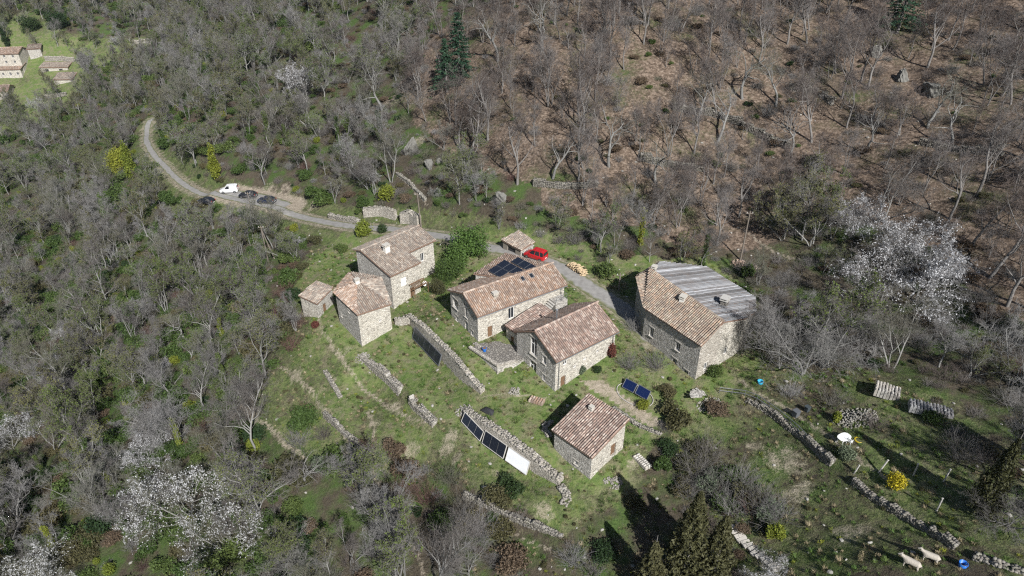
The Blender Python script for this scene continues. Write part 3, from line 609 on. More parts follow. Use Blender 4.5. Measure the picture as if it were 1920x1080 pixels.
# stone terrace with arch between them
tp = [(-5.9, 78.0), (-2.0, 74.0), (.6, 74.9), (3.3, 77.2), (-.6, 80.2), (-4.7, 79.3)]; tb = (tp[0][0], tp[0][1], gz(*tp[0])); te = empty('stone_terrace', tb); tag(te, 'paved stone terrace with an arched opening between the two middle houses', 'terrace')
for i in (0, 1, 2):
    A, B = np.array(tp[i]) - tb[:2], np.array(tp[i + 1]) - tb[:2]; ln = math.hypot(*(B - A)); top = [(0, .15 - tb[2]), (ln, .15 - tb[2])]
    ops = [] if i != 1 else [(.9, -2.2 - tb[2], 1.2, 1.6)]
    _, P, d, nr = wall_panel(te, A, B, top, -6 - tb[2], ops, 'stone_grey', 'terrace_wall', .5)
    for o_ in ops:
        m = MB(); Mx = Matrix((d, nr, Vector((0, 0, 1)))).transposed()
        m.box(P(o_[0] + o_[2] / 2, o_[1] + o_[3] / 2, .5), (o_[2], .04, o_[3]), Mx); m.build('arch_gate', MAT['wood_brown'], te)
        m = MB()
        for k in range(9):
            a = math.pi * k / 8; m.box(P(o_[0] + o_[2] / 2 + math.cos(a) * .75, o_[1] + o_[3] - .1 + math.sin(a) * .5, -.03), (.24, .14, .2), Mx @ Matrix.Rotation(-a + math.pi / 2, 3, 'Y'))
        m.build('arch_stones', MAT['mortar'], te)
m = MB(); m.prism([(p[0] - tb[0], p[1] - tb[1], -.07 - tb[2]) for p in tp], (0, 0, .12)); m.build('paving', MAT['stone_dark'], te)
m = MB()
for i in (0, 1):
    A, B = Vector((tp[i][0] - tb[0], tp[i][1] - tb[1], .27 - tb[2])), Vector((tp[i + 1][0] - tb[0], tp[i + 1][1] - tb[1], .27 - tb[2])); dd = (B - A); Mx = Matrix.Rotation(math.atan2(dd.y, dd.x), 3, 'Z'); m.box((A + B) / 2, (dd.length + .4 - .02 * i, .45, .26 - .01 * i), Mx)
m.build('parapet', MAT['stone_warm'], te)
def pot(name, label, x, y, z, r, h, mat, plant=None):
    t = empty(name, (x, y, z)); tag(t, label, 'pot'); m = MB(); m.tube((0, 0, 0), (0, 0, h), r * .7, r, 12); m.tube((0, 0, h), (0, 0, h + .05), r * 1.1, r * 1.1, 12); m.build('body', MAT[mat], t); m = MB(); m.tube((0, 0, h + .05), (0, 0, h + .06), r * .9, r * .9, 12); m.build('soil', MAT['wood_brown'], t)
pot('plant_pot', 'glazed blue plant pot on the stone terrace', -3.9, 77.4, .06, .3, .5, 'plastic_blue')
# upper left tall house
_ao = np.array((-19.3, 92.9)); _ang = R(46.5); _aL = np.array((math.cos(_ang), math.sin(_ang))); _aW = np.array((-math.sin(_ang), math.cos(_ang)))
ah, af, ar = gable_house('stone_house', 'tall stone house with pale chimney standing below the lane, left of the ivy hedge', tuple(_ao + _aW * 3.0), 46.5, 11.6, 6.0, -7, 4.0, 4.5, 5.0, 4.2, ['stone_grey', 'stone_cream', 'stone_grey', 'stone_grey'], 'grey',  # sunny right side cream, other sides greyed: shade put into the stone colour
    {0: [(1.9, -.4, .7, .9, 'shutter')], 1: [(8.6, 1.0, .8, 1.6, 'window')]}, seed=61)
bay_c = [(*(_ao + _aW * 0 - _aL * .004), 3.25), (*(_ao + _aL * 5.8), 3.25), (*(_ao + _aL * 5.8 + _aW * 3.1), 3.98), (*(_ao + _aW * 3.1 - _aL * .004), 3.98)]
q = ah; bb = Vector(ah.location)
for i in (3, 0, 1):
    A, B = Vector(bay_c[i]) - bb, Vector(bay_c[(i + 1) % 4]) - bb; ln = (A - B).xy.length
    ops = {0: [(1.9, -.2 - bb.z + .5, 1.05, 1.5, 'shutter'), (3.6, -2.6 - bb.z, .9, 1.9, 'door')], 3: [(1.0, -1.6 - bb.z, .5, .7, 'window')], 1: []}[i]
    _, P, d, nr = wall_panel(ah, A.xy, B.xy, [(0, A.z), (ln, B.z)], -7 - bb.z, [o_[:4] for o_ in ops], 'stone_grey' if i == 3 else 'stone_cream')  # bay front greyed as shaded, the rest cream as sunlit, in the material
    for o_ in ops: window(ah, P, d, nr, *o_)
_u = Vector((af.L[0], af.L[1], 0)); _w = Vector((-af.W[0], -af.W[1], 0))
rp = [Vector(bay_c[0]) - bb + _w * .4 - _u * .3 + Vector((0, 0, .1)), Vector(bay_c[1]) - bb + _w * .4 + _u * .25 + Vector((0, 0, .1)), Vector(bay_c[2]) - bb + _u * .25 - _w * .25 + Vector((0, 0, .26)), Vector(bay_c[3]) - bb - _u * .3 - _w * .25 + Vector((0, 0, .26))]
r = slab(rp, ah); tiles([tuple(p) for p in rp], 'grey', r, seed=66)
_q = af.p(3.0, 1.6, 4.5); chimney(ar, _q[0], _q[1], _q[2] - .3, _q[2] + 1.2, .95, .75, af.a, 'render_white')
# reed awning on the bay and a satellite dish
aw = empty('awning', Vector(bay_c[1]) + Vector((.4, -.6, -2.9))); aw.rotation_euler = (0, 0, af.a); tag(aw, 'brown stick awning on the sunny wall of the tall house', 'awning')
for k in range(11): m = MB(); m.box((-2.4 + k * .26, -.55, .0 - .02 * (k % 3)), (.09, 1.3 + .2 * (k % 2), .06), Matrix.Rotation(.25, 3, 'X')); m.build('slat', MAT['wood_brown'], aw)
m = MB(); m.box((-1.1, .02, .12), (3.0, .1, .1)); m.box((-1.1, -1.1, -.2), (3.0, .1, .1)); m.build('beam', MAT['wood_brown'], aw)
for x in (-2.5, .3): m = MB(); m.box((x, -1.1, -1.1), (.09, .09, 1.8)); m.build('post', MAT['wood_brown'], aw)
ds = empty('satellite_dish', Vector(bay_c[1]) + Vector((.75, -.35, -3.8))); ds.rotation_euler = (R(-20), R(15), R(30)); tag(ds, 'small white satellite dish on the wall under the stick awning', 'satellite dish')
m = MB(); V = [(0, -.02, 0)] + [(math.cos(a) * r_, -.02 - r_ * r_ * .25 + .0, math.sin(a) * r_) for r_ in (.22, .42) for a in np.linspace(0, 6.283, 17)[:-1]]
m.add(V, [(0, 1 + i, 1 + (i + 1) % 16) for i in range(16)] + [(1 + i, 17 + i, 17 + (i + 1) % 16, 1 + (i + 1) % 16) for i in range(16)]); m.build('reflector', MAT['plastic_white'], ds, True)
m = MB(); m.tube((0, 0, 0), (0, -.5, -.1), .015, n=6); m.tube((0, .02, 0), (-.3, .3, -.1), .025, n=6); m.build('arm', MAT['metal_grey'], ds)
# lower left house and its shed
BP = (-24.3, 91.4, 3.0)
bhc = [(-27.7, 90.3, 1.7), (-23.2, 84.9, 1.3), (-18.9, 88.0, 1.1), (-21.2, 93.6, 2.3), (-26.0, 94.3, 2.8)]
bh, brs, bb = poly_house('stone_house', 'squat five-sided stone house with windowless tall walls and white chimney, lowest on the left', bhc, -9, ['stone_grey', 'stone_cream', 'stone_cream', 'stone_grey', 'stone_grey'],  # walls toward the sun cream, the rest grey: light carried by colour
    {0: [(.15, -2.2, .35, .35, 'window'), (.55, .1, .4, .4, 'window')], 1: [(.62, -1.5, .4, .45, 'window')]}, [([0, 1, BP], 'orange'), ([1, 2, BP], 'grey'), ([2, 3, BP], 'grey'), ([3, 4, BP], 'grey'), ([4, 0, BP], 'orange')], seed=71)
chimney(brs[0], -24.2 - bb[0], 90.9 - bb[1], 2.0 - bb[2], 3.6 - bb[2], .7, .55, .6, 'render_white')
poly_house('stone_shed', 'small stone shed with mossy single-pitch roof left of the squat house', [(-31.5, 92.2, -1.6), (-29.9, 96.0, -1.0), (-32.9, 97.9, -.9), (-34.9, 94.6, -1.6)], -9, ['stone_grey', 'stone_grey', 'stone_grey', 'stone_cream'], {0: [(.3, -4.4, .9, 1.8, 'door')]}, [([3, 0, 1, 2], 'grey')], seed=75, cat='shed', group=None, ov=.3)
# right house with many-sided wall
PALETTE['slate'] = [(.27, .27, .27), (.33, .33, .33), (.22, .22, .225), (.38, .38, .37), (.30, .30, .305), (.18, .18, .18)]
PALETTE['sheet'] = [(.2, .205, .215), (.22, .225, .235), (.185, .19, .2), (.24, .245, .255), (.21, .215, .22), (.17, .175, .185)]
PALETTE['mossy'] = [(.33, .25, .19), (.28, .21, .16), (.39, .32, .255), (.25, .2, .16), (.37, .265, .19), (.32, .27, .205)]
R0 = (20.2, 86.0, 8.25); R1 = (27.5, 72.7, 8.2)
_gn = np.cross(np.array(R0) - R1, np.array((34.4, 82.0, 6.0)) - R1)
def gpl(x, y): return float(R1[2] - (_gn[0] * (x - R1[0]) + _gn[1] * (y - R1[1])) / _gn[2])
ghc = [(18.4, 85.3, 7.45), (18.7, 79.4, 6.1), (24.4, 70.7, 6.1), (27.5, 72.75, 8.1), (31.0, 75.2, gpl(31.0, 75.2)), (33.0, 77.6, gpl(33.0, 77.6)), (34.4, 82.0, 6.0), (29.7, 90.4, gpl(29.7, 90.4)), (22.6, 89.6, gpl(22.6, 89.6))]
gh, grs, gb = poly_house('stone_house', 'large many-sided stone house, roof half ribbed tile and half grey sheets', ghc, -4, ['stone_grey', 'stone_grey', 'stone_warm', 'stone_cream', 'stone_cream', 'stone_cream', 'stone_grey', 'stone_grey', 'stone_grey'],  # left walls greyed for shadow, sun-facing ones cream, painted by material
    {0: [(.35, 2.5, .7, 1.0, 'window')], 1: [(.12, 2.2, .75, 1.5, 'window'), (.6, 2.9, .8, 1.3, 'window'), (.1, -.9, .8, 1.8, 'hole'), (.58, -.6, .85, 2.0, 'window'), (.8, -.6, .75, 1.5, 'window')], 2: [(.35, 1.4, .7, 1.2, 'window')], 3: [(.3, 2.4, .7, 1.1, 'window')]},
    [([1, 2, R1, R0], 'mossy'), ([0, 1, R0], 'mossy'), ([6, 7, 8, R0, R1, 4, 5], 'sheet'), ([8, 0, R0], 'mossy')], seed=81)
ridge_tiles(np.array(R0) - gb + [0, 0, .2], np.array(R1) - gb + [0, 0, .2], grs[0], 'mossy', 82)
chimney(grs[0], 23.3 - gb[0], 78.2 - gb[1], 6.9 - gb[2], 8.6 - gb[2], .85, .7, .95, 'render_white'); chimney(grs[0], 20.6 - gb[0], 85.4 - gb[1], 7.9 - gb[2], 9.1 - gb[2], .7, .6, .95, 'stone_grey'); chimney(grs[2], 29.0 - gb[0], 77.9 - gb[1], 6.8 - gb[2], 8.5 - gb[2], 1.1, .9, .95, 'stone_dark', 'concrete')
# small barn, single pitch
hh, hf, hr, hzz = mono_house('stone_barn', 'small square stone barn with ribbed single-pitch tile roof in front of the houses', (9.35, 57.2), 43.6, 6.1, 6.0, -7, .05, 1.75, 1.75, .05, ['stone_grey', 'stone_cream', 'stone_cream', 'stone_grey'], 'pink', {0: [(3.4, -3.0, .5, .6, 'window')], 1: [(3.6, -2.6, 1.0, 1.9, 'door')]}, seed=91, cat='barn', ov=.3)  # right wall cream as sunlit, front greyed as shaded, by colour
q = hf.p(4.6, 4.2, hzz(4.6, 4.2)); chimney(hr, q[0], q[1], q[2] - .2, q[2] + .45, .5, .5, hf.a, 'mortar')
# open shed by the lane
poly_house('open_shed', 'low tumbledown shed with grey-brown tile roof beside the red van', [(1.5, 103.1, 2.3), (3.7, 104.7, 3.0), (1.2, 108.0, 3.2), (-1.6, 106.2, 2.5)], -1, ['stone_grey', 'stone_cream', 'stone_grey', 'wood_grey'], {3: [(.25, .6, 2.0, 1.3, 'hole')]}, [([3, 0, 1, 2], 'grey')], seed=95, cat='shed', group=None)

# ================================================================== vegetation kit
def seg_mesh(S, k):
    """S (n,8): p0, p1, r0, r1 -> k-sided tubes"""
    S = np.asarray(S, float); n = len(S); d = S[:, 3:6] - S[:, :3]; d /= np.linalg.norm(d, axis=1)[:, None] + 1e-9
    ref = np.where(np.abs(d[:, 2:3]) > .9, [[1., 0, 0]], [[0, 0, 1.]]); a = np.cross(d, ref); a /= np.linalg.norm(a, axis=1)[:, None]; b = np.cross(d, a)
    th = np.arange(k) * 2 * math.pi / k; off = a[:, None] * np.cos(th)[None, :, None] + b[:, None] * np.sin(th)[None, :, None]
    V = np.concatenate([S[:, None, :3] + off * S[:, 6, None, None], S[:, None, 3:6] + off * S[:, 7, None, None]], 1).reshape(-1, 3)
    i = np.arange(k); q = np.stack([i, (i + 1) % k, k + (i + 1) % k, k + i], -1); F = (np.arange(n)[:, None, None] * 2 * k + q[None]).reshape(-1, 4); return V, F
def grow(seed, h, stems=1, spread=1.0, nb=10, thick=1.0, low=.28, up=.35, sub=(6, 6, 5), wig=.16, lean=.05, ang=(.4, .85)):
    r = np.random.RandomState(seed); out = [[], [], [], [], []]
    def walk(p, d, length, rad, lvl, nseg, tip):
        pts = [p.copy()]; dirs = []; step = length / nseg
        for i in range(nseg):
            d = d + r.normal(0, wig * (1 + .5 * lvl), 3); d[2] += up * (.12 if lvl == 0 else .22) * (1 if lvl < 4 else .3); d = d / np.linalg.norm(d)
            q = p + d * step; r0 = rad + (tip - rad) * i / nseg; r1 = rad + (tip - rad) * (i + 1) / nseg
            out[lvl].append((*p, *q, r0, r1)); p = q; pts.append(q); dirs.append(d)
        return pts, dirs
    def along(pts, t):
        x = t * (len(pts) - 1); i = min(int(x), len(pts) - 2); return pts[i] + (pts[i + 1] - pts[i]) * (x - i), (pts[i + 1] - pts[i]) / (np.linalg.norm(pts[i + 1] - pts[i]) + 1e-9)
    def side(d, ang):
        a = np.cross(d, r.normal(0, 1, 3)); a /= np.linalg.norm(a) + 1e-9; v = d * math.cos(ang) + a * math.sin(ang); return v / np.linalg.norm(v)
    for s in range(stems):
        az = r.uniform(0, 6.28); ln = lean + (.22 if stems > 1 else 0) * r.uniform(.5, 1.2)
        d = np.array([math.cos(az) * ln, math.sin(az) * ln, 1]); d /= np.linalg.norm(d); H = h * r.uniform(.78, .95) * (.85 if stems > 1 else 1)
        tr = .0135 * h * thick / (stems ** .4); pts, _ = walk(np.array([math.cos(az), math.sin(az), 0]) * (.15 * (stems > 1)) + np.array([0, 0, -.4]), d, H, tr, 0, 7, tr * .22)
        for i in range(max(4, nb // stems + 1)):
            t = low + (1 - low) * ((i + r.uniform(.2, .8)) / max(4, nb // stems + 1)); p, dd = along(pts, t); L1 = h * (.42 - .22 * t) * spread * r.uniform(.7, 1.25); b1 = side(dd, r.uniform(*ang))
            r1 = tr * (1 - .75 * t) * .62; p1, _ = walk(p, b1, L1, r1, 1, 4, r1 * .25)
            for j in range(sub[0]):
                t2 = .2 + .8 * (j + r.uniform(0, 1)) / sub[0]; p, dd = along(p1, min(t2, .99)); L2 = L1 * .55 * (1.1 - .5 * t2) * r.uniform(.7, 1.2); p2, _ = walk(p, side(dd, r.uniform(.5, 1.0)), L2, max(.013, r1 * .4 * (1 - .6 * t2)), 2, 3, .010)
                for k in range(sub[1]):
                    t3 = .15 + .85 * (k + r.uniform(0, 1)) / sub[1]; p, dd = along(p2, min(t3, .99)); L3 = max(.35, L2 * .55) * r.uniform(.7, 1.2); p3, _ = walk(p, side(dd, r.uniform(.4, .9)), L3, .0105, 3, 2, .0075)
                    for m in range(sub[2]):
                        p, dd = along(p3, .2 + .79 * r.uniform()); walk(p, side(dd, r.uniform(.3, .8)), L3 * r.uniform(.5, .95), .0085, 4, 1, .005)
    return out
def tube_mesh(name, parts):
    Vs = []; Fs = []; n = 0
    for S, k in parts:
        if len(S) == 0: continue
        V, F = seg_mesh(S, k); Vs.append(V); Fs.append(F + n); n += len(V)
    return np_mesh(name, np.concatenate(Vs), np.concatenate(Fs), smooth_=True)
def quads(C, size, r, flat=.0, col=(.7, 1.3), stretch=1.0):
    n = len(C); a = r.normal(0, 1, (n, 3)); a[:, 2] *= (1 - flat); a /= np.linalg.norm(a, axis=1)[:, None]; b = np.cross(a, r.normal(0, 1, (n, 3))); b /= np.linalg.norm(b, axis=1)[:, None]
    s = np.asarray(size)[:, None] if np.ndim(size) else size; a = a * s * stretch; b = b * s * .62
    V = np.stack([C - a, C + b * .9 - a * .1, C + a, C - b * .9 + a * .1], 1).reshape(-1, 3); F = np.arange(4 * n).reshape(-1, 4); k = np.repeat(r.uniform(col[0], col[1], n), 4); return V, F, np.stack([k, k, k], -1)
def leaf_mesh(name, blobs, n, size, seed, hollow=.35, **kw):
    r = np.random.RandomState(seed); w = np.array([b[3] * b[4] * b[5] for b in blobs]) ** .75; w /= w.sum(); bi = r.choice(len(blobs), n, p=w); B = np.array(blobs)[bi]
    d = r.normal(0, 1, (n, 3)); d /= np.linalg.norm(d, axis=1)[:, None]; rad = (hollow + (1 - hollow) * r.uniform(0, 1, n) ** .5) * (1 + .16 * np.sin(d[:, 0] * 7 + seed) * np.sin(d[:, 1] * 6) + .12 * np.sin(d[:, 2] * 11 + d[:, 0] * 9))
    C = B[:, :3] + d * rad[:, None] * B[:, 3:6]; C = C[C[:, 2] > .02]; V, F, K = quads(C, r.uniform(.6, 1.3, len(C)) * size, r, **kw); return np_mesh(name, V, F, K)
def blobset(seed, n, rx, h, low=.3):
    r = np.random.RandomState(seed); out = []
    for i in range(n):
        a = r.uniform(0, 6.28); q = r.uniform(0, .62) ** .7; z = h * r.uniform(low, .72); k = r.uniform(.38, .62); out.append((math.cos(a) * rx * q, math.sin(a) * rx * q, z, rx * k, rx * k, h * k * .6))
    return out
MESH = {}
def make_bare(key, seed, h, **kw):
    L = grow(seed, h, **kw); MESH[key] = (tube_mesh('trunk_' + key, [(L[0], 7), (L[1], 5)]), tube_mesh('crown_' + key, [(L[2], 3), (L[3], 3), (L[4], 3)]), L)
for i in range(5): make_bare('grey%d' % i, 100 + i, 11.0, stems=(1, 3, 1, 2, 4)[i], spread=(1.0, .8, 1.15, .9, .75)[i], nb=(11, 13, 10, 12, 14)[i], up=.85, low=(.25, .2, .22, .25, .15)[i])
for i in range(5): make_bare('brown%d' % i, 200 + i, 11.0, stems=(1, 1, 2, 1, 3)[i], spread=(1.25, 1.0, .95, 1.35, .85)[i], nb=(9, 10, 12, 9, 13)[i], thick=(1.3, 1.0, .95, 1.5, .85)[i], up=.6, low=.3, ang=(.5, 1.0), sub=(5, 6, 5), wig=.13)
for i in range(3): make_bare('pollard%d' % i, 300 + i, 10.0, stems=1, spread=1.5, nb=7, thick=2.2, low=.35, up=.1, sub=(5, 4, 3), wig=.2, lean=.1, ang=(.6, 1.1))
for i in range(2): make_bare('orchard%d' % i, 340 + i, 9.0, stems=3, spread=1.35, nb=15, thick=1.3, low=.15, up=.35, sub=(8, 6, 4), wig=.2, ang=(.5, 1.0))
def blossom(key, src, seed, n, size):
    L = MESH[src][2]; r = np.random.RandomState(seed); S = np.array(L[3] + L[4]); S = S[r.choice(len(S), min(n, len(S)), replace=len(S) < n)]; t = r.uniform(0, 1, (len(S), 1)); C = S[:, :3] * (1 - t) + S[:, 3:6] * t + r.normal(0, .05, (len(S), 3))
    C = C[np.sin(C[:, 0] * 1.1 + seed) + np.sin(C[:, 1] * 1.3) + np.sin(C[:, 2] * 1.7 + seed) > -1.6]
    V, F, K = quads(C, r.uniform(.5, 1.3, len(C)) * size, r, col=(.8, 1.1)); MESH[key] = np_mesh(key, V, F, K)
for i in range(2): blossom('petal%d' % i, 'orchard%d' % i, 400 + i, 30000, .082)
for i in range(5):
    blossom('bud%d' % i, 'grey%d' % i, 410 + i, 4200, .1)
# shrubs
MESH['bush_a'] = leaf_mesh('bush_a', blobset(1, 7, 1.6, 2.2), 2300, .13, 1)
MESH['bush_b'] = leaf_mesh('bush_b', blobset(2, 9, 1.9, 1.6), 2300, .12, 2)
MESH['bush_c'] = leaf_mesh('bush_c', blobset(3, 5, 1.1, 2.8, .25), 2000, .13, 3)
MESH['hedge'] = leaf_mesh('hedge', blobset(4, 11, 2.6, 5.0, .25), 5200, .15, 4)
MESH['round'] = leaf_mesh('round', [(0, 0, .9, 1, 1, .9), (.3, .2, 1.1, .7, .7, .7), (-.35, .1, .8, .7, .8, .7)], 1600, .1, 5)
MESH['column'] = leaf_mesh('column', [(.2 * math.sin(z * 3), .2 * math.cos(z * 2), z, .8 - .035 * abs(z - 3) * 3, .8 - .03 * abs(z - 3) * 3, .9) for z in np.arange(.7, 7.5, .6)], 2600, .14, 6)
MESH['ivy'] = leaf_mesh('ivy', [(.12 * math.sin(z * 3), .12 * math.cos(z * 2), z, .42 + .2 * math.sin(z * 1.7) ** 2, .42 + .2 * math.cos(z * 1.3) ** 2, .6) for z in np.arange(.4, 6.5, .5)], 1500, .12, 7)
def cone_mesh(key, h, rb, n, size, seed, top=.04, droop=.0):
    r = np.random.RandomState(seed); t = r.uniform(0, 1, n) ** 1.25; a = r.uniform(0, 6.283, n); rr = (rb * (1 - t) ** .8 * np.clip(t * 9, .3, 1) + top) * (.45 + .55 * r.uniform(0, 1, n) ** .5) * (1 + .22 * np.sin(a * 5 + t * 17 + seed) + .15 * np.sin(a * 11 - t * 31))
    C = np.c_[np.cos(a) * rr, np.sin(a) * rr, t * h + .1]; V, F, K = quads(C, r.uniform(.6, 1.3, n) * size, r, col=(.6, 1.35), stretch=1.3); MESH[key] = np_mesh(key, V, F, K)
cone_mesh('cypress', 10.5, 2.1, 9000, .13, 11); cone_mesh('juniper', 7.5, 1.6, 6000, .12, 12)
def fir_mesh(key, h, seed):
    r = np.random.RandomState(seed); C = []
    for z in np.arange(h * .12, h * .98, .55):
        L = (h - z) * .3 + .25
        for k in range(r.randint(5, 8)):
            a = r.uniform(0, 6.283); L_ = L * r.uniform(.65, 1.15)
            for s in np.arange(.25, 1.0, .07 if L_ > 2 else .12):
                for _ in range(4): C.append((math.cos(a) * L_ * s + r.normal(0, .16), math.sin(a) * L_ * s + r.normal(0, .16), z - L_ * s * .18 + (s > .8) * .1 + r.normal(0, .09)))
    C = np.array(C); V, F, K = quads(C, r.uniform(.6, 1.2, len(C)) * .22, r, flat=.5, col=(.65, 1.3)); MESH[key] = np_mesh(key, V, F, K)
fir_mesh('fir', 15, 21)
def straight_trunk(key, h, r0): S = [(0, 0, -.4 + i * h / 5, .03 * math.sin(i), 0, -.4 + (i + 1) * h / 5, r0 * (1 - i / 5.5), r0 * (1 - (i + 1) / 5.5)) for i in range(5)]; MESH[key] = tube_mesh(key, [(S, 8)])
straight_trunk('pole_fir', 14, .3); straight_trunk('pole_cyp', 9, .2); straight_trunk('pole_bush', 1.6, .07)
def thicket(key, seed, n, rad, h, thin=.012):
    r = np.random.RandomState(seed); S = []
    for _ in range(n):
        a = r.uniform(0, 6.28); q = rad * r.uniform(0, .6); p = np.array([math.cos(a) * q, math.sin(a) * q, 0]); d = np.array([math.cos(a) * .5, math.sin(a) * .5, 1]) + r.normal(0, .35, 3); d /= np.linalg.norm(d); L = h * r.uniform(.5, 1.1)
        m = p + d * L * .5; e = m + (d + r.normal(0, .3, 3)) * L * .5; S += [(*p, *m, thin * 1.5, thin), (*m, *e, thin, thin * .5)]
        for _ in range(4): f = m + (e - m) * r.uniform(); g = f + (d + r.normal(0, .55, 3)) * L * .28; S.append((*f, *g, thin * .8, thin * .4))
    MESH[key] = tube_mesh(key, [(S, 3)])
thicket('thicket_a', 31, 110, 1.5, 2.4); thicket('thicket_b', 32, 90, 1.8, 1.5); thicket('brushpile', 33, 120, 1.9, .9, .016)
def tuft(key, seed, n, h, w):
    r = np.random.RandomState(seed); a = r.uniform(0, 6.28, n); q = w * r.uniform(0, 1, n) ** .6; p = np.c_[np.cos(a) * q, np.sin(a) * q, np.zeros(n)]; d = np.c_[np.cos(a) * .5, np.sin(a) * .5, np.ones(n)] + r.normal(0, .3, (n, 3)); d[:, 2] = np.abs(d[:, 2]); L = (h * r.uniform(.5, 1.1, n))[:, None]
    s = np.c_[-np.sin(a), np.cos(a), np.zeros(n)] * .035; V = np.stack([p - s, p + s, p + d * L], 1).reshape(-1, 3); k = np.repeat(r.uniform(.7, 1.3, n), 3); MESH[key] = np_mesh(key, V, np.arange(3 * n).reshape(-1, 3), np.stack([k] * 3, -1))
tuft('tuft_a', 41, 70, .17, .36); tuft('tuft_b', 42, 80, .3, .42)
def rock(key, seed, s=1.0, sub=1):
    bm = bmesh.new(); bmesh.ops.create_icosphere(bm, subdivisions=sub, radius=s); r = np.random.RandomState(seed)
    for v in bm.verts: k = r.uniform(.72, 1.2); v.co = Vector((v.co.x * k, v.co.y * k * .8, v.co.z * k * .6))
    me = bpy.data.meshes.new(key); bm.to_mesh(me); bm.free(); a = me.color_attributes.new('col', 'FLOAT_COLOR', 'POINT'); k = r.uniform(.8, 1.2); a.data.foreach_set('color', [q for _ in me.vertices for q in (.36 * k, .345 * k, .315 * k, 1)]); MESH[key] = me
for i in range(3): rock('rock%d' % i, 50 + i, .2)
_mc = {}
def mesh_with(key, mat, idx=None):
    """mesh data with its material; one datablock per pair, shared by all copies"""
    k = (key, mat, idx)
    if k not in _mc:
        me = MESH[key]; me = me[idx] if idx is not None else me; me = me.copy(); me.materials.clear(); me.materials.append(MAT[mat]); _mc[k] = me
    return _mc[k]
def thing_parts(name, loc, rz, sc, parts, label, cat, group=None, tilt=0):
    t = empty(name, loc, rz); t.scale = sc if isinstance(sc, tuple) else (sc, sc, sc); t.rotation_euler = (tilt, tilt * .5, rz); tag(t, label, cat, group)
    for pn, me in parts:
        o = bpy.data.objects.new(pn, me); COL.objects.link(o); o.parent = t
    return t
def at_ground(u, v): p = G(u, v); return (p[0], p[1], gz(p[0], p[1]) - .05)
def bare_parts(key, tm, cm, extra=()): return [('trunk', mesh_with(key, tm, 0)), ('crown', mesh_with(key, cm, 1))] + list(extra)
def scatter(name, label, cat, protos, pts, kind='stuff', group=None):
    """one 'stuff' object: points -> instances of prototype meshes. protos: list of lists of (mesh); pts (n,6): x,y,z,rot,scale,variant"""
    me = bpy.data.meshes.new(name); pts = np.asarray(pts, float); me.vertices.add(len(pts)); me.vertices.foreach_set('co', pts[:, :3].astype(np.float32).ravel())
    for an, ty, d in (('rot', 'FLOAT', pts[:, 3]), ('scl', 'FLOAT', pts[:, 4]), ('var', 'INT', pts[:, 5].astype(np.int32))): a = me.attributes.new(an, ty, 'POINT'); a.data.foreach_set('value', d.astype(np.float32) if ty == 'FLOAT' else d)
    o = link_mesh(name, me); ng = bpy.data.node_groups.new(name, 'GeometryNodeTree'); ng.interface.new_socket('Geometry', in_out='INPUT', socket_type='NodeSocketGeometry'); ng.interface.new_socket('Geometry', in_out='OUTPUT', socket_type='NodeSocketGeometry')
    N = ng.nodes; K = ng.links.new; gi = N.new('NodeGroupInput'); go = N.new('NodeGroupOutput'); jn = N.new('GeometryNodeJoinGeometry'); K(jn.outputs[0], go.inputs[0])
    def named(nm, ty): q = N.new('GeometryNodeInputNamedAttribute'); q.data_type = ty; q.inputs[0].default_value = nm; return [s for s in q.outputs if s.enabled][0]
    var = named('var', 'INT'); cx = N.new('ShaderNodeCombineXYZ'); K(named('rot', 'FLOAT'), cx.inputs[2]); sc = named('scl', 'FLOAT')
    for i, ms in enumerate(protos):
        cmp_ = N.new('FunctionNodeCompare'); cmp_.data_type = 'INT'; cmp_.operation = 'EQUAL'; ia = [s for s in cmp_.inputs if s.enabled]; K(var, ia[0]); ia[1].default_value = i
        for m_ in ms:
            po = bpy.data.objects.new(name + '_form', m_); oi = N.new('GeometryNodeObjectInfo'); oi.inputs['Object'].default_value = po; oi.inputs['As Instance'].default_value = True
            ip = N.new('GeometryNodeInstanceOnPoints'); K(gi.outputs[0], ip.inputs['Points']); K(cmp_.outputs[0], ip.inputs['Selection']); K(oi.outputs['Geometry'], ip.inputs['Instance']); K(cx.outputs[0], ip.inputs['Rotation']); K(sc, ip.inputs['Scale']); K(ip.outputs[0], jn.inputs[0])
    md = o.modifiers.new('scatter', 'NODES'); md.node_group = ng; tag(o, label, cat, group, kind); return o

# ================================================================== forest
rs = np.random.RandomState(77)
ROADEX = [(ROAD, 3.6), (PARK, 4.6)] + [(L, 1.2) for L, _ in PATHW]
NOTREE = gpoly([(560,440),(650,402),(760,385),(860,438),(935,428),(1010,446),(1070,476),(1130,500),(1200,502),(1330,494),(1430,550),(1440,690),(1500,690),(1640,690),(1740,765),(1830,870),(1930,990),(2050,1100),(2050,1500),(850,1500),(860,1000),(900,930),(830,900),(770,890),(730,900),(690,880),(600,850),(530,810),(470,780),(510,700),(560,640),(555,560),(580,500)])
HAMLET = gpoly([(-60,100),(30,95),(90,100),(138,125),(140,170),(80,190),(-60,200)])
def sample(x0, x1, y0, y1, cell):
    X, Y = np.meshgrid(np.arange(x0, x1, cell), np.arange(y0, y1, cell)); n = X.size; return X.ravel() + rs.uniform(-.48, .48, n) * cell, Y.ravel() + rs.uniform(-.48, .48, n) * cell
def keep_view(x, y, z, top=14, mu=170):
    u, v, d = proj(x, y, z); _, vt, _ = proj(x, y, z + top); return (d > 25) & (u > -mu) & (u < 1920 + mu) & (v > -60) & (vt < 1080 + 40)
def free(x, y, extra=0):
    ok = ~inpoly(x, y, NOTREE)
    for L, w in ROADEX:
        d, _, _ = seg_dist(x, y, L); ok &= d > w + extra
    return ok
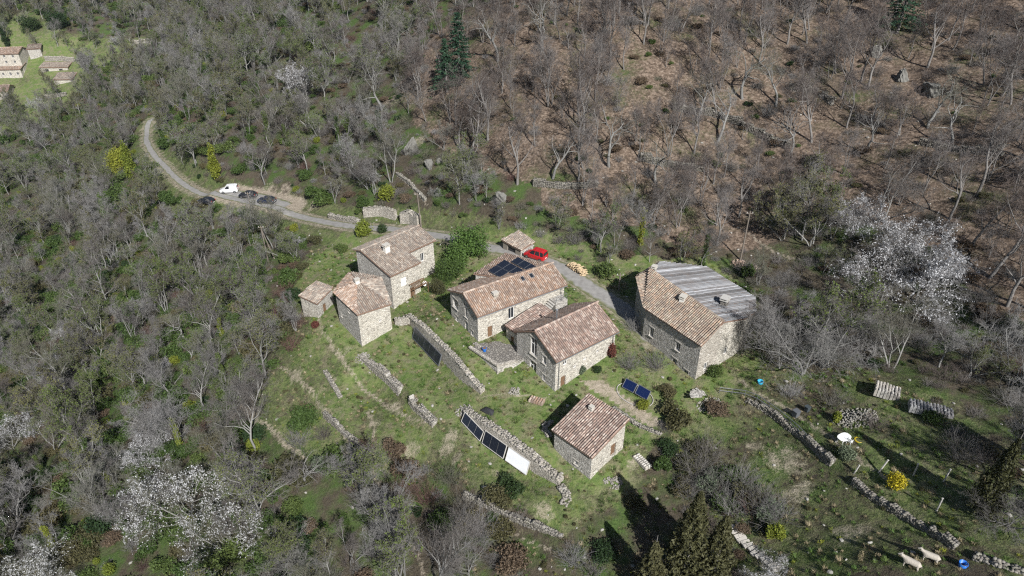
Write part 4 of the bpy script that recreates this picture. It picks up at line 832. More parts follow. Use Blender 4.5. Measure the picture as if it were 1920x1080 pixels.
KEEP = [(862,150,6),(838,172,5),(1682,62,6),(690,100,3),(578,190,5),(408,335,8),(250,335,8),(232,320,7),(228,392,4),(772,285,6),(806,312,4),(1388,488,5),(431,361,6),(466,371,6),(501,381,6),(474,407,3),(503,490,4),(712,396,4),(645,409,4),(770,408,4),(726,375,3),(1630,572,9),(1705,568,9),(1670,520,9),(1760,560,7),(1605,440,4),(355,985,7),(285,960,6),(425,1040,6),(285,870,5),(95,1085,6),(25,845,6),(135,640,4),(105,700,4),(345,640,5),(442,770,6),(325,815,6),(575,905,4),(60,60,6),(110,55,6),(70,208,6),(15,90,6),(1690,150,7),(1745,175,6),(1800,284,5),(1430,258,4),(740,190,5),(530,355,6),(590,375,5),(300,330,3),(320,345,3),(350,362,3),(1082,508,4)] + [(u,v,4) for u,v in ((1016,98),(935,115),(882,215),(1142,312),(1036,335),(716,206),(1392,185),(1305,228),(1622,285),(1478,292),(1455,200),(1785,268),(1230,345),(1345,265),(1740,240))]
KEEPW = [(*g0(u, v)[:2], r_) for u, v, r_ in KEEP]
def clear_of(x, y):
    ok = np.ones(len(x), bool)
    for kx, ky, r_ in KEEPW:      # open ground round these, and some in front of them
        n_ = math.hypot(kx, ky); fx, fy = kx - kx / n_ * r_ * .8, ky - ky / n_ * r_ * .8; ok &= (np.hypot(x - kx, y - ky) > r_ * .8) & (np.hypot(x - fx, y - fy) > r_ * .8)
    return ok
TX, TY = sample(-330, 240, 20, 440, 4.3); TZ = ground_z(TX, TY)
BELOWLANE = gpoly([(330,372),(400,385),(560,412),(570,450),(480,440),(330,420)])
m = keep_view(TX, TY, TZ) & free(TX, TY) & ~inpoly(TX, TY, BELOWLANE) & clear_of(TX, TY) & ~inpoly(TX, TY, HAMLET); TX, TY, TZ = TX[m], TY[m], TZ[m]
inm = inpoly(TX, TY, MEADOW); lit = inpoly(TX, TY, LITTER); dens = np.where(lit, .85, .6); dens = np.where(inm, .5, dens)
dens *= np.clip(.85 + vnoise(TX * .8, TY * .8, 9, 30) * .9, .25, 1.1); m = rs.uniform(0, 1, len(TX)) < dens; TX, TY, TZ, lit = TX[m], TY[m], TZ[m], lit[m]
nT = len(TX); TR = rs.uniform(0, 6.28, nT); TS = (.55 + .85 * rs.uniform(0, 1, nT) ** 1.3) * np.where(TY > 190, .95, 1.0); TV = rs.randint(0, 5, nT); TB = (rs.uniform(0, 1, nT) < .55 + .4 * vnoise(TX, TY + 60, 9, 30)).astype(int); TB[rs.uniform(0, 1, nT) < .14] = 2
_, _, TD = proj(TX, TY, TZ)
MARKS = [(275, 250, 'the lane bend'), (430, 360, 'the parked white van'), (500, 480, 'the braced pole pair'), (345, 640, 'the white-limbed crooked tree'), (355, 960, 'the lower-left blossom'), (135, 640, 'the far-left little blossom'), (25, 840, 'the left-edge blossom'), (95, 1060, 'the bottom-left blossom'), (410, 300, 'the slim yellow-green tree'), (230, 360, 'the leafy green tree'), (850, 100, 'the tall fir'), (578, 150, 'the high blossom tree'), (772, 280, 'the tall pale rock'), (970, 440, 'the tumbledown shed'), (1388, 440, 'the hillside pole'), (1690, 480, 'the big right-hand blossom'), (1680, 40, 'the top-right fir'), (1700, 160, 'the grey crags'), (1300, 510, 'the grey sheet roof'), (1800, 285, 'the right-edge terrace'), (1140, 260, 'the pale trunk above the lane'), (1100, 60, 'the top middle edge'), (1400, 60, 'the upper right edge'), (1880, 480, 'the right edge'), (600, 900, 'the silvery small tree'), (740, 1000, 'the bottom footpath'), (60, 430, 'the left edge at mid height'), (480, 60, 'the top edge left of the firs'), (80, 170, 'the distant hamlet'), (1480, 290, 'the leaning hillside trunk'), (1250, 330, 'the grey-roof terrace'), (200, 760, 'the deep left wood'), (180, 500, 'the valley wood')]
SEEN = {}
FORM = {'grey': ('straight single-stemmed', 'three-stemmed', 'wide-crowned', 'twin-stemmed', 'many-stemmed'), 'brown': ('thick-limbed', 'slim upright', 'twin-stemmed', 'broad crooked', 'many-stemmed')}
for is_l, nm, tm, cm, gr in ((True, 'brown', 'bark_brown', 'twig_brown', 'bare trees on the leaf-strewn hillside'), (False, 'grey', 'bark_grey', 'twig_grey', 'bare grey trees of the dense wood')):
    idx = np.where(lit == is_l)[0]; idx = idx[np.argsort(TD[idx] / TS[idx])]; u, v, _ = proj(TX[idx], TY[idx], TZ[idx] + 5); vis = (u > 0) & (u < 1920) & (v > 0) & (v < 1080); near = idx[vis][:300]; nearset = set(near.tolist()); rest = np.array([i for i in idx if i not in nearset])
    for i in near:
        u_, v_, _ = proj(TX[i], TY[i], TZ[i] + 4 * TS[i]); mk = min(MARKS, key=lambda q: (q[0] - u_) ** 2 + (q[1] - v_) ** 2); du, dv = u_ - mk[0], v_ - mk[1]
        side = ('right of' if du > 0 else 'left of') if abs(du) > abs(dv) else ('below' if dv > 0 else 'above'); far_ = 'just' if math.hypot(du, dv) < 55 else ('well' if math.hypot(du, dv) > 110 else ''); sz_ = 'small' if TS[i] < .8 else ('tall' if TS[i] > 1.02 else '')
        bud_ = ('bare', 'budding', 'ivy-clad')[TB[i]] if nm == 'grey' else 'bare'; lab = ' '.join(f"{sz_} {FORM[nm][TV[i]]} {bud_} {nm} tree {far_} {side} {mk[2]}".split())
        SEEN[lab] = SEEN.get(lab, 0) + 1; lab += ('', ' (farther)', ' (farthest)', ' (hindmost)', ' (last)')[min(4, SEEN[lab] - 1)]
        thing_parts(nm + '_bare_tree', (TX[i], TY[i], TZ[i]), TR[i], TS[i], bare_parts('%s%d' % (nm, TV[i]), tm, cm, [(('young_leaves', mesh_with('bud%d' % TV[i], 'leaf_bud')) if TB[i] == 1 else ('ivy', mesh_with('ivy', 'leaf_green')))] if (nm == 'grey' and TB[i]) else ()), lab, 'tree', gr)
    scatter('bare_wood', 'far mass of leafless trees ' + ('high on the brown hillside' if is_l else 'filling the valley side beyond the nearer wood'), 'wood', [[mesh_with('%s%d' % (nm, k), tm, 0), mesh_with('%s%d' % (nm, k), cm, 1)] for k in range(5)] + ([[mesh_with('grey%d' % k, tm, 0), mesh_with('grey%d' % k, cm, 1), mesh_with('bud%d' % k, 'leaf_bud')] for k in range(5)] + [[mesh_with('grey%d' % k, tm, 0), mesh_with('grey%d' % k, cm, 1), mesh_with('ivy', 'leaf_green')] for k in range(5)] if nm == 'grey' else []), np.c_[TX[rest], TY[rest], TZ[rest], TR[rest], TS[rest], TV[rest] + 5 * TB[rest] * (nm == 'grey')])
# trees that can be picked out
def special(name, key, tm, cm, u, v, h, base_h, label, cat='tree', group=None, extra=(), wide=1.0, sz=None):
    s = h / base_h; return thing_parts(name, at_ground(u, v), rs.uniform(0, 6.28), (s * wide, s * wide, s), bare_parts(key, tm, cm, extra), label, cat, group)
CH = ['thick pale-trunked tree right of the tall fir, topmost', 'thick pale-trunked tree beside the tall fir on its right', 'crooked pale tree below the tall fir', 'pale straight-boled tree in the middle of the brown slope', 'leaning pale tree above the grey stone terrace', 'crooked white-limbed tree left of the firs on the slope', 'thick grey trunk high on the brown slope, near the top terrace', 'pale forked tree at the left of the dark terrace shade', 'leaning thick trunk right of middle on the brown slope', 'dark leaning trunk by the middle terrace on the brown slope', 'pale stub-limbed tree above the middle terrace', 'low crooked tree at the left end of the right-edge terrace', 'crooked tree above the terrace over the many-sided house', 'pale-trunked tree between the two middle terraces', 'crooked tree just below the grey crags']
for i, (u, v, h) in enumerate([(1016, 98, 13), (935, 115, 12), (882, 215, 10), (1142, 312, 12), (1036, 335, 10), (716, 206, 12), (1392, 185, 12), (1305, 228, 10), (1622, 285, 9), (1478, 292, 9), (1455, 200, 10), (1785, 268, 9), (1230, 345, 10), (1345, 265, 11), (1740, 240, 10)]):
    special('old_chestnut_tree', 'pollard%d' % (i % 3), 'bark_grey', 'twig_grey', u, v, h, 10, CH[i], group='thick pale-trunked old trees')
for u, v, h, w, key, lab in [(1505, 704, 13, 1.1, 'orchard0', 'broad bare tree with fine grey branches right of the many-sided house'), (1640, 668, 6, 1.2, 'orchard1', 'bare grey tree just below the big white-blossom tree'), (1885, 985, 6, 1.1, 'orchard1', 'low spreading bare tree at the lower right beside the garden'), (442, 770, 9, 1.1, 'orchard0', 'pale forked bare tree at the left edge of the grassy slope'),
    (325, 815, 11, 1.0, 'orchard1', 'tall bare tree with fanned pale branches above the lower-left blossom'), (575, 905, 6, 1.2, 'pollard1', 'small silvery bare tree below the grassy slope at lower left'), (530, 1075, 7, 1.3, 'orchard1', 'wide bare tree at the bottom edge left of the footpath'), (345, 640, 7, 1.1, 'pollard0', 'white-limbed crooked tree left of the little stone shed'), (1425, 655, 9, 1.0, 'orchard0', 'bare shrubby tree against the right end of the many-sided house'), (660, 1060, 7, 1.1, 'grey1', 'dense bare tree at the bottom beside the dirt footpath'), (880, 1085, 5, 1.3, 'orchard0', 'brown-grey bare tree at the bottom right of the dirt footpath'), (1462, 690, 8, 1.0, 'brown2', 'bare tree between the many-sided house and the broad bare tree'), (1555, 690, 9, 1.1, 'orchard0', 'bare tree right of the broad bare tree above the garden'), (1890, 720, 9, 1.2, 'orchard0', 'bare tree at the right edge above the garden'), (1760, 690, 8, 1.1, 'grey2', 'bare tree behind the two piles of stacked tiles')]:
    special('bare_tree', key, 'bark_grey', 'twig_grey', u, v, h, 9 if 'orch' in key else 10, lab, wide=w)
for u, v, h, w, lab in [(1640, 570, 11, 1.05, 'big white blossoming tree on the right, left part of its crown'), (1715, 566, 12, 1.1, 'big white blossoming tree on the right, broadest crown'), (1680, 530, 11.5, 1.1, 'white blossoming tree behind the biggest blossoming crown on the right'), (1600, 440, 8, 1.0, 'thin white blossoming tree uphill of the biggest blossom on the right'), (355, 985, 10.5, 1.1, 'large white blossoming tree at lower left, middle of the clump'), (285, 960, 9.5, 1.0, 'white blossoming tree at lower left, left side of the clump'), (425, 1040, 9, 1.05, 'greyish blossoming tree at lower left, right side of the clump'),
    (285, 870, 7, 1.0, 'small white blossoming tree topping the lower-left clump'), (95, 1085, 9, .9, 'white blossoming tree in the bottom left corner'), (25, 845, 8, 1.0, 'white blossoming tree on the left edge at mid height'), (578, 190, 12, .9, 'tall white blossoming tree high on the slope above the lane'), (135, 640, 5, .9, 'little white blossoming tree among bare trees at far left'), (105, 700, 6, .9, 'white blossoming tree below the little one at far left'), (308, 700, 3.5, .8, 'tiny white blossoming tree by the pale crooked tree'), (70, 208, 7, .9, 'white blossoming tree below the distant hamlet'), (560, 462, 3.5, .9, 'small whitish tree on the bank below the lane'), (220, 90, 6, 1, 'pale tree by the distant meadow'), (815, 372, 2.8, .9, 'small white flowering bush beside the stony path'), (700, 345, 3.2, .9, 'white flowering shrub beside the lime bush above the lane'), (1430, 1085, 3.2, 1.4, 'white flowering bush at the bottom edge beside the stone steps'), (585, 10, 9, .8, 'white blossoming tree at the top edge left of the fir')]:
    k = rs.randint(2); special('blossom_tree', 'orchard%d' % k, 'bark_grey', 'twig_grey', u, v, h, 9.0, lab, extra=[('blossom', mesh_with('petal%d' % k, 'petal'))], wide=w)
for u, v, h, lab in [(862, 150, 15, 'tall dark green fir above the houses'), (838, 172, 12, 'shorter green fir just below the tall one'), (1682, 62, 15, 'dark green fir at the top right edge'), (690, 100, 5, 'small green fir left of the tall pair')]:
    thing_parts('fir_tree', at_ground(u, v), u, (h / 15 * 1.15, h / 15 * 1.15, h / 15), [('trunk', mesh_with('pole_fir', 'bark_brown')), ('crown', mesh_with('fir', 'leaf_conifer'))], lab, 'tree')
for u, v, h, w, key, lab in [(1282, 1078, 12.5, 1.0, 'cypress', 'tall conical brown-green tree at the bottom centre right'), (1335, 1085, 9.5, 1.0, 'juniper', 'shorter conical brown-green tree beside the tall bottom one'), (1838, 962, 9.5, .75, 'juniper', 'conical brown-green tree behind the garden posts'), (1215, 1110, 8, 1.1, 'juniper', 'bushy conical tree at the very bottom by the dark shade')]:
    thing_parts('conifer', at_ground(u, v), u, (h / (10.5 if key == 'cypress' else 7.5) * w,) * 2 + (h / (10.5 if key == 'cypress' else 7.5),), [('trunk', mesh_with('pole_cyp', 'bark_brown')), ('crown', mesh_with(key, 'leaf_cypress'))], lab, 'tree')
for u, v, h, key, mt, lab in [(408, 338, 9, 'column', 'leaf_lime', 'slim yellow-green tree above the parked white van'), (250, 338, 11, 'column', 'leaf_lime', 'yellow-green leafy tree left of the lane bend'), (228, 392, 7, 'hedge', 'leaf_green', 'leafy green tree below the yellow-green one left of the lane'), (232, 320, 7, 'hedge', 'leaf_lime', 'spreading lime tree beside the lane bend'), (15, 90, 9, 'column', 'leaf_dark', 'dark pointed cypress by the distant hamlet'), (60, 60, 7, 'hedge', 'leaf_dark', 'dark round tree above the distant hamlet'), (110, 55, 8, 'hedge', 'leaf_dark', 'dark round tree right of the distant hamlet')]:
    bh_ = 7.5 if key == 'column' else 5.0; thing_parts('leafy_tree', at_ground(u, v), u, (h / bh_ * 1.25,) * 2 + (h / bh_,), [('trunk', mesh_with('pole_bush', 'bark_brown')), ('crown', mesh_with(key, mt))], lab, 'tree')
# ivy-clad trunks in the lower-left wood
for i, (u, v, h) in enumerate([(340, 840, 7), (195, 960, 8), (165, 850, 7), (215, 930, 6), (450, 1010, 6), (335, 930, 5), (110, 1040, 7), (240, 1000, 7), (270, 620, 7), (150, 640, 6), (175, 560, 6), (305, 590, 6), (1200, 460, 8), (1318, 500, 7), (1120, 470, 6), (420, 640, 6), (60, 640, 8), (30, 700, 8), (480, 940, 6)]):
    k = i % 5; mk = min(MARKS, key=lambda q: (q[0] - u) ** 2 + (q[1] - v + 30) ** 2); lab = 'bare tree with ivy-green trunk ' + ('right of ' if u > mk[0] else 'left of ') + mk[2]; SEEN[lab] = SEEN.get(lab, 0) + 1; lab += ('', ' (second)', ' (third)', ' (fourth)')[SEEN[lab] - 1]
    thing_parts('ivy_clad_tree', at_ground(u, v), u, h / 8, bare_parts('grey%d' % k, 'bark_grey', 'twig_grey', [('ivy', mesh_with('ivy', 'leaf_lime' if i % 3 == 0 else 'leaf_green'))]), lab, 'tree', 'ivy-clad trees')
# bushes that can be picked out
def bush(u, v, key, mt, s, label, sz=None, group=None, name='bush', cat='bush'):
    return thing_parts(name, at_ground(u, v), u * .37, (s, s, sz or s), [('stem', mesh_with('pole_bush', 'bark_brown')), ('foliage', mesh_with(key, mt))], label, cat, group)
for a in [(884, 478, 'hedge', 'leaf_grass', 1.15, 'tallest ivy bush of the hedge, beside the lane'), (862, 500, 'hedge', 'leaf_grass', 1.0, 'ivy bush of the hedge, second from the lane'), (842, 528, 'hedge', 'leaf_green', .85, 'ivy bush of the hedge facing the tall house'), (822, 552, 'hedge', 'leaf_olive', .55, 'lowest olive-coloured bush of the hedge between the houses')]: bush(*a, name='hedge_bush')
for a in [(683, 442, 'round', 'leaf_lime', 1.7, 'rounded lime-green bush at the lane edge above the tall house'), (718, 436, 'round', 'leaf_dark', 1.0, 'small dark round bush beside the lime one at the lane'), (726, 375, 'round', 'leaf_lime', 1.9, 'lime-green bush on the bank above the lane'), (1143, 668, 'bush_c', 'leaf_red', .9, 'reddish bush at the far corner of the front house'), (1345, 775, 'bush_b', 'leaf_brown', 1.0, 'brown bush below the fanned wooden steps'), (592, 615, 'round', 'leaf_red', .7, 'small reddish bush below the stone shed'), (1676, 915, 'round', 'leaf_yellow', 1.0, 'bright yellow flowering bush among the garden posts'), (1340, 705, 'round', 'leaf_green', 1.0, 'green bush at the front foot of the many-sided house'), (1205, 768, 'round', 'leaf_lime', .8, 'small lime bush below the blue panels'), (1565, 790, 'bush_c', 'leaf_lime', .65, 'leafy green bush beside the stone heap in the garden'), (1585, 860, 'round', 'leaf_sage', .9, 'grey-green bush below the white table'), (1135, 520, 'round', 'leaf_green', 1.5, 'green bush beside the woodpile'), (1240, 880, 'bush_c', 'leaf_green', 1.0, 'upright green bush between the barn and the dry field'), (570, 790, 'bush_b', 'leaf_green', 1.5, 'low green bramble mound on the left of the grassy slope'), (600, 880, 'round', 'leaf_sage', 1.1, 'grey-green bush at the lower edge of the grassy slope'), (760, 890, 'bush_b', 'leaf_brown', 1.3, 'brown bramble mound beside the dirt footpath'), (740, 850, 'bush_a', 'leaf_brown', 1.0, 'reddish-brown bramble below the broken terrace'), (770, 905, 'round', 'leaf_lime', .8, 'bright green bush among the brown brambles'), (1750, 790, 'bush_b', 'leaf_green', .8, 'green bush below the stacked tiles'), (1265, 790, 'bush_a', 'leaf_olive', 1.3, 'olive bush right of the blue panels'), (1450, 1010, 'bush_c', 'leaf_lime', .9, 'lime-green bush beside the lower stone steps'), (1500, 640, 'bush_b', 'leaf_olive', 1.0, 'olive bush at the foot of the broad bare tree'), (480, 820, 'bush_b', 'leaf_dark', 1.2, 'dark bush at the wood edge left of the slope'), (1400, 520, 'bush_c', 'leaf_green', 1.0, 'upright green bush behind the grey roof'), (1510, 615, 'bush_a', 'leaf_dark', .8, 'dark evergreen bush under the broad bare tree'), (960, 920, 'bush_a', 'leaf_dark', 1.0, 'dark rosemary-like bush below the white-covered panel'), (1250, 845, 'bush_b', 'leaf_dark', .9, 'dark bush right of the barn'), (930, 940, 'bush_b', 'leaf_olive', 1.2, 'olive bush beside the dark one below the panels')]: bush(*a)
for i, (u, v, s, lb) in enumerate([(1290, 880, 1.3, 'left of the conical tree top'), (1330, 910, 1.2, 'in the middle of the scrub'), (1372, 900, 1.2, 'touching the dry field'), (1402, 942, 1.3, 'nearest the lower stone steps'), (1312, 850, 1.2, 'highest of the scrub'), (1440, 965, 1.1, 'at the right end of the scrub'), (1360, 950, 1.2, 'behind the lower stone steps'), (1280, 920, 1.0, 'at the lower left of the scrub')]):
    bush(u, v, ('bush_b', 'bush_a')[i % 2], ('leaf_olive', 'leaf_sage', 'leaf_green', 'leaf_olive')[i % 4], s * .85, ('olive', 'grey-green', 'green', 'olive')[i % 4] + ' scrub bush between barn and dry field, ' + lb, group='scrub between the barn and the field')
    thing_parts('bare_shrub', at_ground(u + 14, v + 10), i, s * .9, [('stems', mesh_with('thicket_a', 'twig_grey'))], 'leafless grey shrub between barn and dry field, ' + lb, 'shrub', 'scrub between the barn and the field')
for i, (u, v, key, mt, s, lb) in enumerate([(520, 600, 'thicket_a', 'twig_red', 1.2, 'reddish bare thicket left of the squat house'), (500, 645, 'thicket_a', 'twig_red', 1.1, 'reddish bare thicket at the wood edge above the upper footpath'), (548, 655, 'thicket_a', 'twig_red', 1.0, 'reddish bare thicket beside the upper footpath'), (562, 612, 'thicket_a', 'twig_red', .9, 'small reddish thicket between shed and wood'), (480, 605, 'thicket_a', 'twig_grey', 1.2, 'grey bare thicket deepest left of the stone shed'), (540, 560, 'thicket_a', 'twig_red', 1.2, 'reddish bare thicket uphill of the stone shed'), (560, 830, 'thicket_b', 'twig_grey', 1.2, 'grey bare shrub on the lower left slope'), (870, 965, 'thicket_a', 'twig_grey', 1.1, 'grey bare shrub below the collectors, left'), (905, 1005, 'thicket_a', 'twig_grey', 1.2, 'grey bare shrub at the bottom centre, left of the grass strip'), (850, 1025, 'thicket_a', 'twig_grey', 1.3, 'grey bare shrub at the bottom beside the footpath'), (800, 940, 'thicket_a', 'twig_red', 1.1, 'reddish bare shrub right of the footpath'), (690, 840, 'thicket_b', 'twig_red', 1.0, 'low reddish shrub beside the footpath fork'), (700, 960, 'thicket_a', 'twig_grey', 1.2, 'grey bare shrub left of the lower footpath'), (1190, 620, 'thicket_a', 'twig_grey', .8, 'grey bare shrub at the left foot of the many-sided house'), (1230, 690, 'thicket_a', 'twig_grey', 1.0, 'grey bare shrub before the many-sided house wall'), (1180, 690, 'thicket_a', 'twig_grey', .9, 'grey bare shrub above the blue panels'), (1480, 740, 'thicket_b', 'twig_grey', 1.1, 'grey bare shrub by the handrail top'), (1560, 760, 'thicket_b', 'twig_grey', 1.2, 'grey bare shrub above the stone heap'), (1380, 660, 'thicket_a', 'twig_grey', 1.2, 'grey bare shrub at the right wall of the many-sided house'), (1800, 860, 'thicket_a', 'twig_grey', 1.1, 'grey bare shrub at the back of the post garden'), (1640, 800, 'thicket_b', 'twig_brown', 1.0, 'brown bare shrub below the square tile stack'), (1000, 660, 'thicket_b', 'twig_grey', .6, 'small bare climber shrub at the terrace corner')]):
    thing_parts('bare_shrub', at_ground(u, v), i * 1.3, s, [('stems', mesh_with(key, mt))], lb, 'shrub')
for a in [(940, 1000, 'bush_b', 'leaf_olive', 1.1, 'olive bush at the bottom centre, upper one'), (880, 985, 'bush_a', 'leaf_olive', 1.0, 'olive bush among bare shrubs at the bottom centre'), (830, 985, 'bush_b', 'leaf_green', 1.2, 'green bush right of the lower footpath'), (960, 1055, 'bush_b', 'leaf_brown', 1.3, 'brown bush at the bottom edge left of the bright grass'), (1130, 1040, 'bush_b', 'leaf_dark', 1.0, 'dark bush in the conifer shade'), (1190, 950, 'bush_a', 'leaf_olive', .7, 'olive bush at the edge of the conifer shade'), (640, 470, 'bush_b', 'leaf_green', .9, 'green bush on the bank left of the tall house'), (590, 455, 'bush_b', 'leaf_olive', 1.0, 'olive bramble on the bank below the lane'), (610, 545, 'bush_b', 'leaf_sage', .6, 'grey-green bush behind the stone shed'), (1090, 700, 'bush_c', 'leaf_sage', .6, 'grey-green shrub at the long wall of the front house'), (1250, 740, 'bush_b', 'leaf_olive', .8, 'olive bush right of the hose loop'), (1120, 700, 'round', 'leaf_dark', .6, 'dark round bush above the dug bed')]: bush(*a)
# undergrowth: one mass
UX, UY = sample(-300, 200, 22, 360, 2.6); UZ = ground_z(UX, UY); OK2 = [gpoly(q) for q in ([(840,920),(900,940),(1060,990),(1120,1060),(1150,1400),(840,1400)], [(1235,800),(1330,840),(1440,960),(1500,1080),(1400,1110),(1300,1000),(1220,900)], [(560,760),(700,830),(860,880),(830,910),(700,900),(560,860)], [(700,380),(860,430),(1000,440),(1130,490),(1330,480),(1330,500),(1100,500),(860,445)])]
ok_ = free(UX, UY, .3)
for q in OK2: ok_ |= inpoly(UX, UY, q)
for L_, w_ in ROADEX: ok_ &= seg_dist(UX, UY, L_)[0] > w_
m = keep_view(UX, UY, UZ, 2) & ok_ & ~inpoly(UX, UY, MEADOW); UX, UY, UZ = UX[m], UY[m], UZ[m]
lit = inpoly(UX, UY, LITTER); far = UY > 200; p = np.where(lit, .34, 1.0) * np.clip(1 + vnoise(UX, UY, 5, 30) * 1.4, .1, 1.5) * np.where(far, .6, 1); m = rs.uniform(0, 1, len(UX)) < p; UX, UY, UZ, lit = UX[m], UY[m], UZ[m], lit[m]; n = len(UX)
PR = [('bush_a', 'leaf_green'), ('bush_b', 'leaf_green'), ('bush_b', 'leaf_olive'), ('bush_a', 'leaf_dark'), ('thicket_a', 'twig_grey'), ('thicket_b', 'twig_brown'), ('brushpile', 'twig_grey'), ('bush_b', 'leaf_brown'), ('thicket_a', 'twig_red'), ('round', 'leaf_lime')]
zn = vnoise(UX + 90, UY - 30, 9, 30); above_ = (UX > -95) & (UY > 128 + .25 * (-UX)) & (rs.uniform(0, 1, n) < .6); lit = lit | above_ | (UX > -22 - .3 * np.clip(UY - 100, 0, 100)); cum = np.where(lit[:, None], np.cumsum([.05, .04, .1, .04, .16, .24, .26, .1, .01, 0])[None], np.cumsum([.23, .19, .14, .05, .14, .06, .04, .05, .02, .08])[None]); r_ = np.clip(rs.uniform(0, 1, n) + np.where(lit, 0, zn * .25), 0, .999)
var = (r_[:, None] > cum).sum(1).clip(0, 9); scl = rs.uniform(.45, 1.15, n) * np.where(lit & (var < 4), .6, 1) * np.where(~lit & (var < 4) & ~inpoly(UX, UY, NOTREE), rs.uniform(.8, 1.7, n), .9)
scatter('undergrowth', 'brambles, ivy, brush and bare thickets under the trees', 'undergrowth', [[mesh_with(*q)] for q in PR], np.c_[UX, UY, UZ - .05, rs.uniform(0, 6.28, n), scl, var])
# weeds and rank grass of the clearing
WX, WY = sample(-50, 62, 26, 118, .78); m = ~free(WX, WY, -.8)
cvx = cover(WX, WY); d, _, _ = seg_dist(WX, WY, ROAD); m &= (cvx[:, 2] < .45) & (d > 2.4) & (inpoly(WX, WY, NOTREE)); 
BLD = [[tuple(c[:2]) for c in bhc], [tuple(c[:2]) for c in EC], [tuple(c[:2]) for c in ghc], [tuple(c[:2]) for c in bay_c], tp, [(-31.5, 92.2), (-29.9, 96), (-32.9, 97.9), (-34.9, 94.6)], [(1.5, 102.9), (3.9, 104.6), (1.3, 108.2), (-1.8, 106.3)]]
for f, L_, W_ in ((ff, 10.9, 8.3), (df, 15.3, 8), (af, 11.6, 6.9), (hf, 6.1, 6)): BLD.append([tuple(f.o + f.L * l + f.W * w) for l, w in ((0, 0), (L_, 0), (L_, W_), (0, W_))])
for b_ in BLD: m &= ~inpoly(WX, WY, b_)
WX, WY, cvx = WX[m], WY[m], cvx[m]; m = rs.uniform(0, 1, len(WX)) < np.clip(.55 + vnoise(WX, WY, 2, 9) * .6, .08, 1); WX, WY = WX[m], WY[m]; n = len(WX); WZ = ground_z(WX, WY)
r_ = np.clip(rs.uniform(0, 1, n) + vnoise(WX * 1.1, WY, 5, 20) * .35, 0, .999); var = (r_[:, None] > np.array([.25, .42, .52, .6, .84, .993])[None]).sum(1)
scatter('rank_grass', 'tufts of grass and weeds over the clearing', 'grass', [[mesh_with(*q)] for q in [('tuft_a', 'leaf_grass'), ('tuft_b', 'leaf_grass'), ('tuft_a', 'leaf_lime'), ('tuft_a', 'leaf_grass'), ('tuft_a', 'leaf_straw'), ('tuft_b', 'leaf_straw'), ('round', 'leaf_olive')]], np.c_[WX, WY, WZ - .02, rs.uniform(0, 6.28, n), np.where(var == 6, rs.uniform(.12, .3, n), rs.uniform(.5, 1.2, n)), var])
SX, SY = sample(-50, 75, 26, 130, 1.7); SZ = ground_z(SX, SY); m = rs.uniform(0, 1, len(SX)) < np.clip(.12 + .5 * vnoise(SX, SY, 5, 14), .02, .6)
for b_ in BLD: m &= ~inpoly(SX, SY, b_)
d, _, _ = seg_dist(SX, SY, ROAD); m &= d > 2.3; SX, SY, SZ = SX[m], SY[m], SZ[m]; n = len(SX)
scatter('loose_stones', 'loose pale stones lying about the slopes', 'stones', [[mesh_with('rock%d' % k, 'stone_loose')] for k in range(3)], np.c_[SX, SY, SZ, rs.uniform(0, 6.28, n), rs.uniform(.4, 1.5, n) ** 1.5, rs.randint(0, 3, n)])

